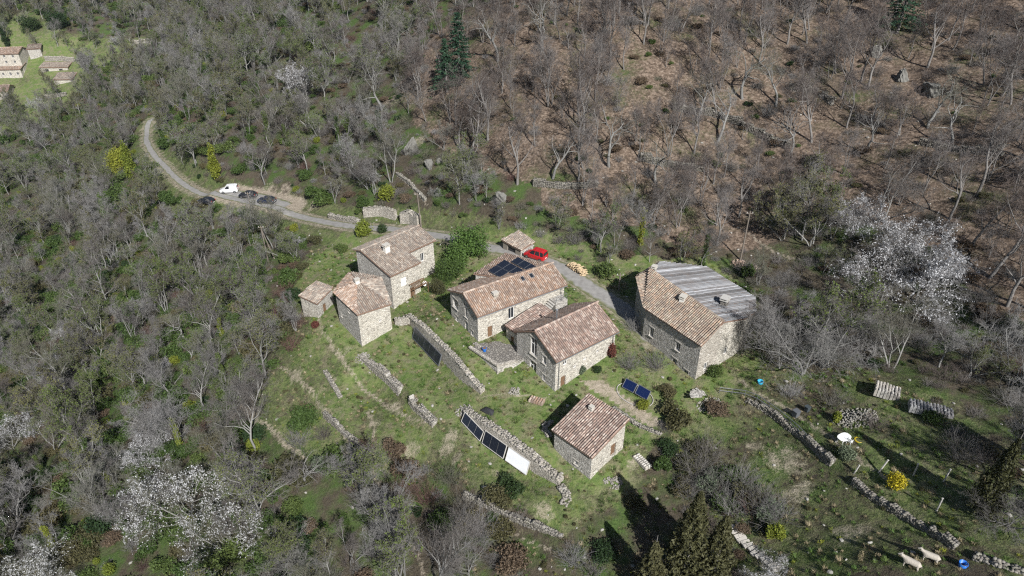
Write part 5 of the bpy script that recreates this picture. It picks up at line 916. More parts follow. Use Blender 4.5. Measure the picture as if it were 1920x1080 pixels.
# ================================================================== dry-stone walls, rocks
def stone_box(V, F, C, c, d, n, up, sx, sy, sz, col, r):
    i0 = len(V)
    for a, b, e in ((-1, -1, -1), (1, -1, -1), (1, 1, -1), (-1, 1, -1), (-1, -1, 1), (1, -1, 1), (1, 1, 1), (-1, 1, 1)):
        V.append(c + d * (a * sx * r.uniform(.75, 1)) + n * (b * sy * r.uniform(.75, 1)) + up * (e * sz * r.uniform(.75, 1))); C.append(col)
    F += [(i0 + 3, i0 + 2, i0 + 1, i0), (i0 + 4, i0 + 5, i0 + 6, i0 + 7), (i0, i0 + 1, i0 + 5, i0 + 4), (i0 + 1, i0 + 2, i0 + 6, i0 + 5), (i0 + 2, i0 + 3, i0 + 7, i0 + 6), (i0 + 3, i0, i0 + 4, i0 + 7)]
def drywall(px, above, thick, label, seed, broken=0.0, size=.2, tone=1.0, step=1.0, world=None, face=0.0, name='dry_stone_wall', cat='wall', masonry=False):
    L = catmull(world if world is not None else [g0(*p)[:2] for p in px], step); r = np.random.RandomState(seed); up = np.array([0, 0, 1.]); V = []; F = []; C = []; core = MB()
    T = np.gradient(L, axis=0); T /= np.linalg.norm(T, axis=1)[:, None]; N = np.c_[-T[:, 1], T[:, 0]]
    za = ground_z(*(L + N * (thick * .5 + .5)).T); zb = ground_z(*(L - N * (thick * .5 + .5)).T); zt = np.maximum(za, zb) + above; zl = np.minimum(za, zb) - .3 - face
    if broken: zt = zt - broken * np.clip(vnoise(np.arange(len(L)) * 1.7 + seed, np.arange(len(L)) * .3, 2, 6) + .2, 0, 1) * (zt - zl)
    o3 = np.array([L[0, 0], L[0, 1], zl[0] + .3]); t = empty(name, o3); tag(t, label, cat, kind='thing')
    for i in range(len(L) - 1):
        p, q = L[i], L[i + 1]; d = np.r_[T[i], 0]; n = np.r_[N[i], 0]; ln = np.linalg.norm(q - p)
        h = thick * .5 - (.0 if masonry else .08); P = [np.r_[p + N[i] * h, zl[i]], np.r_[p - N[i] * h, zl[i]], np.r_[q - N[i + 1] * h, zl[i + 1]], np.r_[q + N[i + 1] * h, zl[i + 1]]]; Q = [np.r_[P[0][:2], zt[i] - .12], np.r_[P[1][:2], zt[i] - .12], np.r_[P[2][:2], zt[i + 1] - .12], np.r_[P[3][:2], zt[i + 1] - .12]]
        core.add([k - o3 for k in P + Q], [(4, 5, 6, 7), (0, 3, 7, 4), (1, 5, 6, 2), (0, 4, 5, 1), (3, 2, 6, 7)])
        zz = min(zl[i], zl[i + 1]); H = (zt[i] + zt[i + 1]) / 2
        def col(): k = tone * r.uniform(.65, 1.35); return np.array([.29, .275, .245]) * k * np.array([1, r.uniform(.95, 1.0), r.uniform(.88, 1.02)])
        for side in (() if masonry else (-1, 1)):
            z = zz
            while z < H - .05:
                sz = size * r.uniform(.3, .55); s = 0
                while s < ln:
                    sx = size * r.uniform(.5, 1.0); c = np.r_[p + T[i] * (s + sx * .5), z + sz] + n * side * (thick * .5 - .08 + r.uniform(-.04, .05)); stone_box(V, F, C, c - o3, d, n, up, sx * .62, .14, sz, col(), r); s += sx * 1.15
                z += sz * 1.9
        for _ in range(int(ln * thick / (size * size * .9)) + 1): c = np.r_[p + T[i] * r.uniform(0, ln) + N[i] * r.uniform(-.5, .5) * thick, H - .05 + r.uniform(-.06, .08)]; a = r.uniform(0, 3.14); stone_box(V, F, C, c - o3, d * math.cos(a) + n * math.sin(a), n * math.cos(a) - d * math.sin(a), up, size * r.uniform(.4, .8), size * r.uniform(.3, .6), size * r.uniform(.2, .4), col(), r)
    core.build('wall_core', MAT['stone_warm' if masonry else 'stone_grey'], t); s = link_mesh('stones', np_mesh('stones', V, np.array(F), np.array(C)), t, [MAT['stone_loose']]); tag(s, kind='stuff'); return t, L, zt, N, T
wu = drywall([(905,737),(868,702),(830,662),(792,626),(766,596)], .45, .75, 'long dry-stone terrace wall below the long house, carrying dark glass panels', 1, size=.24, tone=1.15, masonry=True)
ws = drywall([(1052,905),(1005,872),(960,842),(915,810),(874,775)], .4, 1.0, 'wide dry-stone wall behind the three tilted collectors', 2, size=.24, tone=1.05, masonry=True)
drywall([(816,797),(795,776),(772,752)], .15, .9, 'broken dry-stone terrace wall across the grassy slope, lower piece', 3, .9, .24, .95)
drywall([(752,735),(728,712),(702,690),(680,670)], .15, .9, 'broken dry-stone terrace wall across the grassy slope, upper piece', 13, .8, .24, .95)
drywall([(640,752),(625,725),(610,698)], .1, .5, 'short ruined stone wall on the left of the grassy slope', 4, .5, .28, .95)
drywall([(1795,1022),(1720,978),(1650,940),(1600,905)], .05, .5, 'rough stone terrace wall below the garden posts', 5, 1.0, .26, .66)
drywall([(1560,872),(1500,818),(1440,772),(1400,752)], .05, .5, 'mossy stone terrace wall under the metal railing', 6, 1.1, .26, .62)
drywall([(1990,1095),(1900,1066),(1830,1040)], .1, .7, 'rough stone wall right of the blue bucket', 7, .4, .32, .75)
drywall([(742,606),(756,606),(770,604)], 1.1, .6, 'short stone wall joining the squat house to the terrace wall', 8, 0, .24, 1.1, step=.8, masonry=True)
drywall([(617,403),(645,409),(672,414)], .9, .7, 'grey stone heap wall along the lane, left piece', 9, .4, .34, 1.0, face=.2)
drywall([(682,398),(712,396),(742,402)], 1.3, .7, 'grey retaining wall along the lane, middle piece', 10, .1, .26, 1.0, face=.3, masonry=True)
drywall([(752,408),(770,408),(786,416)], 2.2, 1.0, 'tall ruined grey wall beside the lane pole', 11, .5, .28, .9, masonry=True)
drywall([(745,330),(772,350),(798,378)], .3, .5, 'low stone edging of the path climbing above the lane', 12, .5, .3, .95)
for i, (px, lab) in enumerate([([(1390,240),(1430,258),(1480,278)], 'grey dry-stone terrace low on the brown hillside, left of the leaning trunk'), ([(1722,272),(1800,284),(1875,298)], 'grey dry-stone terrace on the brown hillside at the right edge'), ([(1480,165),(1530,178),(1560,195)], 'grey dry-stone terrace high on the brown hillside'), ([(1200,300),(1260,310),(1320,322)], 'grey dry-stone terrace on the hillside above the many-sided house'), ([(1260,205),(1320,215),(1390,235)], 'grey dry-stone terrace in the middle of the brown hillside'), ([(1000,345),(1060,352),(1120,350)], 'grey dry-stone terrace on the slope above the red van')]): drywall(px, .9, .7, lab, 20 + i, .6, .36, .55, step=1.6)
drywall([(1240,815),(1200,800),(1150,765)], .2, .4, 'low stone edging beside the dug garden bed', 30, .4, .26, .8)
drywall([(1050,912),(1062,930),(1056,948)], .1, .9, 'tumbled stone spill at the low end of the collector wall', 31, .5, .24, .95)
drywall([(1035,790),(1022,806),(1030,825)], .2, .6, 'short stone heap at the left corner of the barn', 32, .3, .3, 1.0)
drywall([(890,650),(910,668),(935,700)], .1, .5, 'stone kerb in front of the terrace', 33, .4, .25, 1.0)
def outcrop(u, v, s, label, seed, hgt=1.0):
    bm = bmesh.new(); bmesh.ops.create_icosphere(bm, subdivisions=4, radius=1); r = np.random.RandomState(seed); pl = r.normal(0, 1, (22, 3)); pl /= np.linalg.norm(pl, axis=1)[:, None]; off = r.uniform(.5, .95, 22)
    for q in bm.verts:
        c = np.array(q.co)
        for n_, o_ in zip(pl, off):
            k = c @ n_ - o_
            if k > 0: c = c - n_ * k
        c = c * (1 + .07 * math.sin(c[0] * 9 + seed) * math.sin(c[2] * 11) + .05 * math.sin(c[1] * 17 + c[2] * 13) + .04 * math.sin(c[0] * 27) * math.sin(c[1] * 23 + c[2] * 19)); q.co = Vector(c * np.array([s, s * .8, s * hgt]))
    me = bpy.data.meshes.new('rock'); bm.to_mesh(me); bm.free(); a = me.color_attributes.new('col', 'FLOAT_COLOR', 'POINT'); a.data.foreach_set('color', [k for _ in me.vertices for k in (.15, .147, .138, 1)])
    o = link_mesh('rock_outcrop', me, None, [MAT['stone_loose']]); p = G(u, v); o.location = (p[0], p[1], p[2] + s * .25 * hgt); o.rotation_euler = (0, 0, seed); tag(o, label, 'rock')
outcrop(772, 285, 2.0, 'tall pale rock standing on the slope above the lane', 1, 1.6); outcrop(806, 312, 1.5, 'smaller pale rock right of the tall rock', 2, 1.1); outcrop(938, 378, 1.6, 'grey rock on the bank above the tumbledown shed', 3); outcrop(1690, 150, 1.6, 'large grey crag high on the brown hillside', 4, 1.2); outcrop(1745, 175, 2.4, 'grey crag right of the large one on the hillside', 5, 1.0); outcrop(1640, 105, 1.8, 'small pale crag up by the fir on the right', 6); outcrop(825, 305, .9, 'small boulder right of the pale rocks', 7)

drywall([(1055,1008),(1000,985),(930,955),(870,930)], .1, .5, 'low overgrown stone terrace edge above the bottom scrub', 50, .9, .26, .7)
drywall([(690,850),(650,815),(610,780)], .1, .5, 'low overgrown stone edge on the lower left slope', 51, .9, .26, .75)
# ================================================================== collectors on the walls
def collector(name, label, p0, p1, z0, z1, back, npan, glass, cover_mat=None, frame='metal_grey'):
    """tilted glazed box from p0 to p1 (xy), bottom z0 (per end), rising z1 and leaning back by 'back' to the left of travel"""
    t = empty(name, (p0[0], p0[1], z0[0])); tag(t, label, 'solar collector'); a = Vector((0, 0, 0)); b = Vector((p1[0] - p0[0], p1[1] - p0[1], z0[1] - z0[0])); d = Vector((b.x, b.y, 0)).normalized(); n = Vector((-d.y, d.x, 0)) * back; u = n + Vector((0, 0, z1))
    nn = b.cross(u).normalized(); nn = nn if nn.z > 0 else -nn
    m = MB(); m.prism([a, b, b + u, a + u], nn * -.14); m.build('case', MAT[frame], t); w = .05
    for i in range(npan):
        f0, f1 = i / npan, (i + 1) / npan; P = [a + b * (f0 + .006) + u * .03, a + b * (f1 - .006) + u * .03, a + b * (f1 - .006) + u * .97, a + b * (f0 + .006) + u * .97]
        if cover_mat:
            K = 7; V = []; rr = np.random.RandomState(4)
            for y in range(K):
                for x in range(K): V.append(P[0] + (P[1] - P[0]) * (x / (K - 1)) + (P[3] - P[0]) * (y / (K - 1)) + nn * (.03 + .05 * rr.uniform()))
            m = MB(); m.add(V, [(y * K + x, y * K + x + 1, (y + 1) * K + x + 1, (y + 1) * K + x) for y in range(K - 1) for x in range(K - 1)]); m.build('cover_sheet', MAT[cover_mat], t, True)
        else: m = MB(); m.prism([q + nn * .012 for q in P], nn * .02); m.build('pane', MAT[glass], t)
    m = MB()
    for q0, q1 in ((a, b), (a + u, b + u), (a, a + u), (b, b + u)): m.tube(q0 + nn * .03, q1 + nn * .03, .05, n=6)
    m.build('frame', MAT['concrete' if frame == 'concrete' else 'bin_grey'], t); return t
def P3(u, v, z): return pz(u, v, z)
def coll_px(label, ua, va, ub, vb, height, back, npan, glass, cov=None, lift=.3, frame='concrete', fwd=0.0, name='solar_collector'):
    A, B = G(ua, va), G(ub, vb); collector(name, label, A[:2], B[:2], (A[2] + lift, B[2] + lift), height, back, npan, glass, cov, frame)
def coll_wall(label, wall, pxa, pxb, npan, glass, cov=None, back=.9, frame='concrete', thick=.75, low=.2):
    _, L, zt, N, T = wall; q = []
    for px in (pxa, pxb):
        g = g0(*px)[:2]; k = int(np.argmin(np.hypot(*(L - g).T))); k = min(max(k, 1), len(L) - 2); f = np.dot(g - L[k], T[k]); c = L[k] + T[k] * f + N[k] * (thick * .5 + back + .12); q.append((c[0], c[1], gz(*c) + low, zt[k]))
    collector('solar_collector', label, q[0][:2], q[1][:2], (q[0][2], q[1][2]), min(1.75, max(1.2, min(q[0][3] - q[0][2], q[1][3] - q[1][2]) - .1)), back, npan, glass, cov, frame)
coll_wall('left dark glass collector on the lower terrace wall', ws, (879, 780), (914, 808), 3, 'solar_black', thick=1.0, back=.7, low=.5)
coll_wall('middle dark glass collector on the lower terrace wall', ws, (918, 811), (957, 839), 3, 'solar_black', thick=1.0, back=.7, low=.5)
coll_wall('right collector on the lower terrace wall, under a white sheet', ws, (961, 842), (1000, 869), 1, 'solar_black', 'tarp_white', thick=1.0, back=.7, low=.5)
coll_wall('dark glass collector of several panes on the long terrace wall', wu, (785, 618), (833, 666), 5, 'solar_black', back=.6, frame='metal_grey')
bt = None
for (ua, va, ub, vb, lab) in ((1166, 729, 1187, 740, 'left blue panel of the pair below the many-sided house'), (1190, 741, 1212, 754, 'right blue panel of the pair below the many-sided house')): coll_px(lab, ua, va, ub, vb, .9, .9, 1, 'solar_blue', lift=.35, frame='metal_grey', name='blue_panel')
p = G(1190, 742); ring = MB(); K = 40
for i in range(K):
    a0, a1 = 6.283 * i / K, 6.283 * (i + 1) / K; A = Vector((math.cos(a0) * 2.6, math.sin(a0) * 1.5, 0)); B = Vector((math.cos(a1) * 2.6, math.sin(a1) * 1.5, 0)); M = Matrix.Rotation(R(-38), 3, 'Z'); A = M @ A; B = M @ B; A.z = gz(p[0] + A.x, p[1] + A.y) - p[2] + .12; B.z = gz(p[0] + B.x, p[1] + B.y) - p[2] + .12; ring.tube(A, B, .05, n=6)
o = ring.build('garden_hose', MAT['concrete'], None); o.location = p; tag(o, 'pale hose looped round the pair of blue panels', 'hose')

# ================================================================== vehicles
def ring_pts(x, w, zb, zt, rt=.86): return [(x, -w * .9, zb), (x, -w, zb + .16), (x, -w, zt - .14), (x, -w * rt, zt), (x, w * rt, zt), (x, w, zt - .14), (x, w, zb + .16), (x, w * .9, zb)]
def loft(m, rings):
    n = len(rings[0]); V = [p for r_ in rings for p in r_]; F = [(i * n + k, (i + 1) * n + k, (i + 1) * n + (k + 1) % n, i * n + (k + 1) % n) for i in range(len(rings) - 1) for k in range(n)]; m.add(V, F + [tuple(range(n)), tuple(range(len(V) - 1, len(V) - n - 1, -1))])
def car(name, label, loc, heading, col, style):
    t = empty(name, loc, heading); tag(t, label, 'van' if 'van' in style else 'car', 'parked vehicles'); van = style != 'car'
    bs = [(2.05, .70, .34, .66), (1.92, .80, .24, .80), (1.35, .86, .2, 1.0 if van else .92), (.8, .87, .2, 1.08 if van else .98), (-1.5, .87, .2, 1.1 if van else 1.0), (-1.95, .84, .24, 1.08 if van else .98), (-2.05, .78, .36, .95)]
    m = MB(); loft(m, [ring_pts(*q) for q in bs]); body = m.build('body', MAT[col], t, True, .03)
    zt = 1.8 if van else 1.45; cs = [(1.0, .78, 1.0, 1.02), (.35, .80, 1.0, zt - .06), (-.3, .81, 1.0, zt), (-1.5 if van else -1.0, .81, 1.0, zt - .01), (-1.96 if van else -1.9, .78, 1.0, zt - .12 if van else 1.12)]
    def cr(x, w, zb, z, k=0): tw = w - (z - zb) * .2; return [(x, -w + k, zb), (x, -tw + k, z - .02), (x, -tw * .85, z), (x, tw * .85, z), (x, tw - k, z - .02), (x, w - k, zb)]
    m = MB(); loft(m, [cr(*q) for q in cs]); m.build('windows', MAT['pane'], t)
    m = MB(); rf = [(c[0], c[1], zt_) for c, zt_ in zip(cs[1:], (q[3] for q in cs[1:]))]; pts = []
    for (x, w, z) in rf: tw = (w - (z - 1.0) * .2); pts.append((x, tw + .015, z))
    for i in range(len(pts) - 1 if van else len(pts) - 2):
        (x0, w0, z0), (x1, w1, z1) = pts[i], pts[i + 1]; m.prism([(x0, -w0, z0 - .03), (x0, w0, z0 - .03), (x1, w1, z1 - .03), (x1, -w1, z1 - .03)], (0, 0, .07))
    m.build('roof', MAT[col], t, False, .02)
    for s in (-1, 1):
        pil = [((1.0, .79, 1.0), (.35, .66 if van else .72, zt - .06)), ((-.25, .82, 1.0), (-.3, .66 if van else .73, zt)), ((-1.3, .82, 1.0), (-1.1, .66 if van else .73, zt)), ((-1.92, .79, 1.0), (-1.9 if van else -1.0, .64 if van else .72, zt - .1 if van else zt - .02))]
        for a, b_ in pil: m = MB(); m.tube((a[0], s * a[1], a[2]), (b_[0], s * b_[1], b_[2]), .055, n=6); m.build('pillar', MAT[col], t)
        if style == 'panel_van': m = MB(); m.prism([(-.35, s * .825, 1.02), (-1.9, s * .805, 1.02), (-1.9, s * .665, zt - .14), (-.35, s * .675, zt - .06)], (0, s * .02, 0)); m.build('side_panel', MAT[col], t)
        m = MB(); m.box((2.0, s * .55, .68), (.12, .3, .16)); m.build('headlight', MAT['lamp_clear'], t); m = MB(); m.box((-2.03, s * .68, 1.0 if not van else 1.1), (.08, .14, .3)); m.build('tail_light', MAT['lamp_red'], t)
        m = MB(); m.box((.72, s * .97, 1.08), (.12, .2, .13)); m.build('mirror', MAT[col], t)
        for x in (1.28, -1.32):
            m = MB(); m.tube((x, s * .68, .31), (x, s * .89, .31), .31, n=18); w_ = m.build('wheel', MAT['tyre'], t); m = MB(); m.tube((x, s * .885, .31), (x, s * .9, .31), .19, n=12); m.build('rim', MAT['rim'], w_)
    m = MB(); m.box((-2.06, 0, .62), (.03, .5, .12)); m.build('number_plate', MAT['white_paint'], t)
    if van: m = MB(); m.box((-2.0, 0, 1.42), (.05, 1.02, .42), Matrix.Rotation(R(-9), 3, 'Y')); m.build('rear_window', MAT['pane'], t)
    return t
def on_road(u, v, lift=.1): p = G(u, v); return (p[0], p[1], gz(p[0], p[1]) + lift)
car('parked_van', 'red van parked on the lane beside the tumbledown shed', on_road(1004, 485), R(147), 'car_red', 'van')
car('parked_van', 'white van parked at the left of the gravel bay', on_road(431, 361), R(188), 'car_white', 'panel_van')
car('parked_car', 'black car in the middle of the gravel bay', on_road(466, 371), R(172), 'car_black', 'car')
car('parked_car', 'dark blue car at the right of the gravel bay', on_road(501, 381), R(168), 'car_blue', 'car')
car('parked_car', 'dark car half hidden under trees on the lower side of the lane', on_road(388, 382), R(165), 'car_black', 'car')

# ================================================================== poles, posts, garden things
def utility_pole(u, v, h, label, lean=(0, 0), twin=False):
    p = G(u, v); t = empty('utility_pole', p); t.rotation_euler = (lean[0], lean[1], 0); tag(t, label, 'pole'); m = MB(); m.tube((0, 0, -.4), (0, 0, h), .15, .1, n=10); m.build('pole', MAT['pole_wood'], t)
    if twin: m = MB(); m.tube((1.6, 0, -.6), (.1, 0, h * .85), .13, .09, n=10); m.build('brace_pole', MAT['pole_wood'], t)
    m = MB(); m.box((0, 0, h - .35), (1.1, .09, .1)); m.build('crossarm', MAT['pole_wood'], t)
    for x in (-.45, 0, .45): m = MB(); m.tube((x, 0, h - .3), (x, 0, h - .1), .04, .03, n=8); m.build('insulator', MAT['plastic_white'], t)
utility_pole(474, 407, 6, 'utility pole at the lane edge in front of the black car'); utility_pole(503, 490, 8, 'braced pair of utility poles standing below the lane', twin=True); utility_pole(790, 428, 7.5, 'utility pole at the lane beside the ruined grey wall', (0, R(-2))); utility_pole(1388, 488, 9, 'utility pole on the slope behind the many-sided house'); utility_pole(1160, 545, 3.2, 'short pole at the shaded turn of the lane'); utility_pole(372, 60, 8, 'far utility pole near the top left above the wood')
def post(u, v, h, w, label, lean=(0, 0)):
    p = G(u, v); o = MB(); o.box((0, 0, h / 2 - .15), (w, .1, h + .3)); o.box((0, 0, h + .03), (w * 1.1, .14, .08)); q = o.build('garden_post', MAT['concrete'], None, False, .015); q.location = p; q.rotation_euler = (lean[0], lean[1], .4); tag(q, label, 'post', 'pale garden posts')
post(1646, 888, 2.0, .2, 'leaning pale post left of the yellow bush', (R(5), R(14))); post(1712, 892, 1.7, .18, 'pale post behind the yellow bush'); post(1690, 918, .8, .16, 'short pale post at the right foot of the yellow bush', (0, R(16))); post(1768, 905, 1.8, .18, 'pale post farthest right in the garden', (0, R(6))); post(1755, 960, 1.9, .18, 'pale post nearest the low spreading bare tree'); post(1600, 890, 1.4, .16, 'dark-shaded post left of the other garden posts', (R(4), R(10)))
p = G(1580, 828); t = empty('garden_table', p, .5); tag(t, 'white oval plastic garden table on the lawn', 'table'); m = MB(); K = 28; rim = [(math.copysign(abs(math.cos(a)) ** .75, math.cos(a)) * .82, math.copysign(abs(math.sin(a)) ** .75, math.sin(a)) * .56, .7) for a in np.linspace(0, 6.283, K + 1)[:-1]]; m.prism(rim, (0, 0, .04)); m.build('table_top', MAT['plastic_white'], t)
for sx, sy in ((-1, -1), (1, -1), (1, 1), (-1, 1)): m = MB(); m.tube((sx * .55, sy * .34, 0), (sx * .48, sy * .3, .7), .035, .045, n=8); m.build('leg', MAT['plastic_white'], t)
p = G(1592, 832); t = empty('garden_chair', p, 2.2); tag(t, 'white plastic chair pulled up to the garden table', 'chair'); m = MB(); m.box((0, 0, .42), (.46, .46, .04)); m.build('seat', MAT['plastic_white'], t); m = MB()
for k in range(5): m.box((-.2 + k * .1, .25, .66), (.06, .03, .44), Matrix.Rotation(R(-10), 3, 'X'))
m.box((0, .29, .9), (.48, .04, .08)); m.build('backrest', MAT['plastic_white'], t)
for sx in (-1, 1): m = MB(); m.box((sx * .24, 0, .64), (.05, .46, .03)); m.build('armrest', MAT['plastic_white'], t)
for sx, sy in ((-1, -1), (1, -1), (1, 1), (-1, 1)): m = MB(); m.tube((sx * .24, sy * .24, 0), (sx * .2, sy * .2, .42), .025, n=6); m.build('leg', MAT['plastic_white'], t)
p = G(1611, 826); m = MB()
for i in range(28):
    a0, a1 = 6.283 * i / 28, 6.283 * (i + 1) / 28
    for rr, z in ((.5, .06), (.42, .1)): m.tube((math.cos(a0) * rr, math.sin(a0) * rr, z), (math.cos(a1) * rr, math.sin(a1) * rr, z), .03, n=6)
o = m.build('hose_coil', MAT['plastic_yellow'], None); o.location = p; tag(o, 'yellow coil of hose on the lawn beside the white chair', 'hose')
def bin_(u, v, mat, label, w=.55, h=.8):
    p = G(u, v); t = empty('bin', p, .5); tag(t, label, 'bin'); m = MB(); m.box((0, 0, h / 2), (w * .85, w * .85, h), taper=1.18); m.build('body', MAT[mat], t, False, .03); m = MB(); m.box((0, 0, h + .03), (w * 1.1, w * 1.1, .07)); m.build('lid', MAT[mat], t, False, .02)
bin_(1491, 781, 'bin_grey', 'grey bin standing on the lawn left of the stone heap', .7, .9); bin_(1512, 772, 'plastic_dark', 'black bin behind the grey one on the lawn')
def bucket(u, v, r, h, mat, label):
    p = G(u, v); t = empty('bucket', p, .3); tag(t, label, 'bucket'); m = MB(); n = 20; V = [(math.cos(6.283 * i / n) * k, math.sin(6.283 * i / n) * k, z) for k, z in ((r * .8, 0), (r, h), (r * .93, h), (r * .74, .06)) for i in range(n)]
    m.add(V, [(j * n + i, j * n + (i + 1) % n, (j + 1) * n + (i + 1) % n, (j + 1) * n + i) for j in range(3) for i in range(n)] + [tuple(range(n)), tuple(range(3 * n, 4 * n))]); m.build('body', MAT[mat], t, True); m = MB()
    for i in range(n): m.tube((math.cos(6.283 * i / n) * r, math.sin(6.283 * i / n) * r, h), (math.cos(6.283 * (i + 1) / n) * r, math.sin(6.283 * (i + 1) / n) * r, h), .025, n=6)
    m.build('rim', MAT[mat], t)
    m = MB()
    for i in range(8): a0, a1 = math.pi * i / 8, math.pi * (i + 1) / 8; m.tube((math.cos(a0) * r, -math.sin(a0) * r * .8, h + .02), (math.cos(a1) * r, -math.sin(a1) * r * .8, h + .02), .015, n=5)
    m.build('handle', MAT['metal_grey'], t)
bucket(1803, 1064, .36, .6, 'plastic_blue', 'blue bucket on the grass right of the two sheep'); bucket(1425, 720, .38, .5, 'plastic_cyan', 'bright blue tub under the broad bare tree')
# railing along the garden path
L = catmull([g0(*p)[:2] for p in [(1348, 738), (1395, 745), (1440, 768), (1480, 798), (1508, 826)]], 1.6); L = np.c_[L, ground_z(L[:, 0], L[:, 1])]; t = empty('railing', L[0]); tag(t, 'grey metal handrail curving down the garden path', 'railing')
for z in (.45, .95):
    m = MB()
    for a, b_ in zip(L[:-1], L[1:]): m.tube(a - L[0] + [0, 0, z], b_ - L[0] + [0, 0, z], .045, n=6)
    m.build('rail', MAT['metal_grey'], t)
for q in L: m = MB(); m.tube(q - L[0] + [0, 0, -.2], q - L[0] + [0, 0, .97], .04, n=6); m.build('post', MAT['metal_grey'], t)
# fanned steps at the corner of the many-sided house
p = G(1325, 752); t = empty('fan_steps', p); tag(t, 'stone steps fanned out at the foot of the many-sided house', 'steps')
for k in range(8): a = R(65 + k * 17); M = Matrix.Rotation(a, 3, 'Z'); m = MB(); m.box(M @ Vector((1.5, 0, .15 + k * .1)), (1.5, .34, .14), M); m.build('step', MAT['stone_grey'], t, False, .02)
# lower stone steps in the shade
L = [G(*q) for q in [(1362, 985), (1385, 1008), (1410, 1030), (1440, 1055), (1465, 1075)]]; t = empty('stone_steps', L[0]); tag(t, 'pale stone steps going down through scrub at the bottom right', 'steps'); C2 = catmull(L, .5)
for i in range(len(C2) - 1): d = C2[i + 1] - C2[i]; M = Matrix.Rotation(math.atan2(d[1], d[0]) + rng.uniform(-.15, .15), 3, 'Z'); m = MB(); c = C2[i] - L[0]; m.box((c[0], c[1], gz(*C2[i][:2]) - L[0][2] + .1), (.46, 1.1 + rng.uniform(-.2, .3), .22), M); m.build('step', MAT['mortar'], t, False, .03)
# stacks of tiles and firewood
def tile_stack(u, v, nr, nc, rz, label, pal, lift=0, pitch=.34):
    p = G(u, v); t = empty('tile_stack', p, rz); tag(t, label, 'stack'); r = np.random.RandomState(u)
    for i in range(nr):
        m = MB()
        for j in range(nc):
            h = r.uniform(.75, .95) if nr > 2 else .4; c = tuple(np.array(PALETTE[pal][r.randint(6)]) * r.uniform(.85, 1.15)); m.box(((j - nc / 2) * pitch, (i - nr / 2) * .52, h / 2), (pitch * .82, .44, h), Matrix.Rotation(r.uniform(-.08, .08), 3, 'Z'), c)
            m.tube(((j - nc / 2) * pitch, (i - nr / 2) * .52 - .2, h - .02), ((j - nc / 2) * pitch, (i - nr / 2) * .52 + .2, h - .02), pitch * .4, n=8, col=c)
        m.build('tile_row', MAT['tile'], t)
PALETTE['rubble'] = [(.27, .255, .225), (.33, .315, .28), (.22, .21, .19), (.36, .34, .31), (.25, .235, .205), (.3, .28, .24)]
PALETTE['palestone'] = [(.42, .4, .36), (.48, .46, .42), (.36, .34, .31), (.5, .48, .44), (.4, .37, .33), (.45, .42, .37)]
tile_stack(1665, 738, 4, 8, R(-30), 'square stack of pale roof tiles on the slope, left one', 'palestone'); tile_stack(1745, 772, 3, 13, R(-22), 'long low stack of grey tiles right of the square stack', 'slate'); tile_stack(1208, 868, 2, 8, R(-58), 'short row of leaning ridge tiles right of the barn', 'palestone', pitch=.3); tile_stack(1010, 752, 2, 6, R(-25), 'small stack of orange tiles at the foot of the front house', 'orange')
p = G(1082, 508); t = empty('woodpile', p, R(125)); tag(t, 'long pile of pale split firewood beside the lane', 'woodpile'); m = MB(); r = np.random.RandomState(3)
for i in range(230): x = r.uniform(-2.1, 2.1); z = r.uniform(.06, 1.15 * (1 - (abs(x) / 2.4) ** 3)); y = r.uniform(-.55, .55); M = Vector((r.normal(0, .25), 1, r.normal(0, .12))).normalized() * .24; m.tube(Vector((x, y, z)) - M, Vector((x, y, z)) + M, .085, n=6, col=tuple(np.array((.95, .95, .95)) * r.uniform(.7, 1.1)))
q = m.build('logs', MAT['wood_pale'], t); tag(q, kind='stuff')
def heap(u, v, s, n, mat, label, pal, name='rubble_heap', flat=.4):
    p = G(u, v); t = empty(name, p); tag(t, label, 'heap'); r = np.random.RandomState(u); V = []; F = []; C = []
    for i in range(n): a = r.uniform(0, 6.28); q = s * r.uniform(0, 1) ** .6; c = np.array([math.cos(a) * q, math.sin(a) * q * .7, flat * s * (1 - q / s) * r.uniform(.2, 1)]); c[2] += gz(p[0] + c[0], p[1] + c[1]) - p[2]; d = r.normal(0, 1, 3); d /= np.linalg.norm(d); e = np.cross(d, r.normal(0, 1, 3)); e /= np.linalg.norm(e); stone_box(V, F, C, c, d, e, np.cross(d, e), .15 * r.uniform(.5, 1.1), .11, .06, np.array(PALETTE[pal][r.randint(6)]) * r.uniform(.8, 1.2), r)
    o = link_mesh('rubble', np_mesh('rubble', V, np.array(F), np.array(C)), t, [MAT[mat]]); tag(o, kind='stuff')
heap(1383, 494, 1.3, 90, 'tile', 'heap of broken orange tiles below the pole behind the grey roof', 'orange'); heap(1416, 502, .9, 60, 'tile', 'smaller heap of broken orange tiles right of the first', 'orange'); heap(1600, 785, 2.6, 320, 'stone_loose', 'low grey stone heap in the middle of the garden', 'rubble', flat=.2); heap(870, 770, 1.2, 90, 'stone_loose', 'tumbled stones at the upper end of the collector wall', 'rubble'); heap(1150, 905, 1.2, 80, 'stone_loose', 'pale rubble at the near corner of the barn', 'rubble', flat=.2); heap(680, 672, 1.2, 90, 'stone_loose', 'fallen stones at the top of the broken terrace wall', 'rubble'); heap(965, 735, .9, 60, 'stone_loose', 'rockery stones in front of the arched opening', 'rubble'); heap(1330, 760, 1.6, 120, 'stone_loose', 'pale stones below the fanned steps', 'rubble', flat=.2)
p = G(918, 772); m = MB(); r = np.random.RandomState(9); V = []; K = 9
for y in range(K):
    for x in range(K): fx, fy = x / (K - 1) * 2 - 1, y / (K - 1) * 2 - 1; V.append((fx * 1.1, fy * .55, max(0, (1 - fx * fx) * (1 - fy * fy)) * .5 + r.uniform(0, .08)))
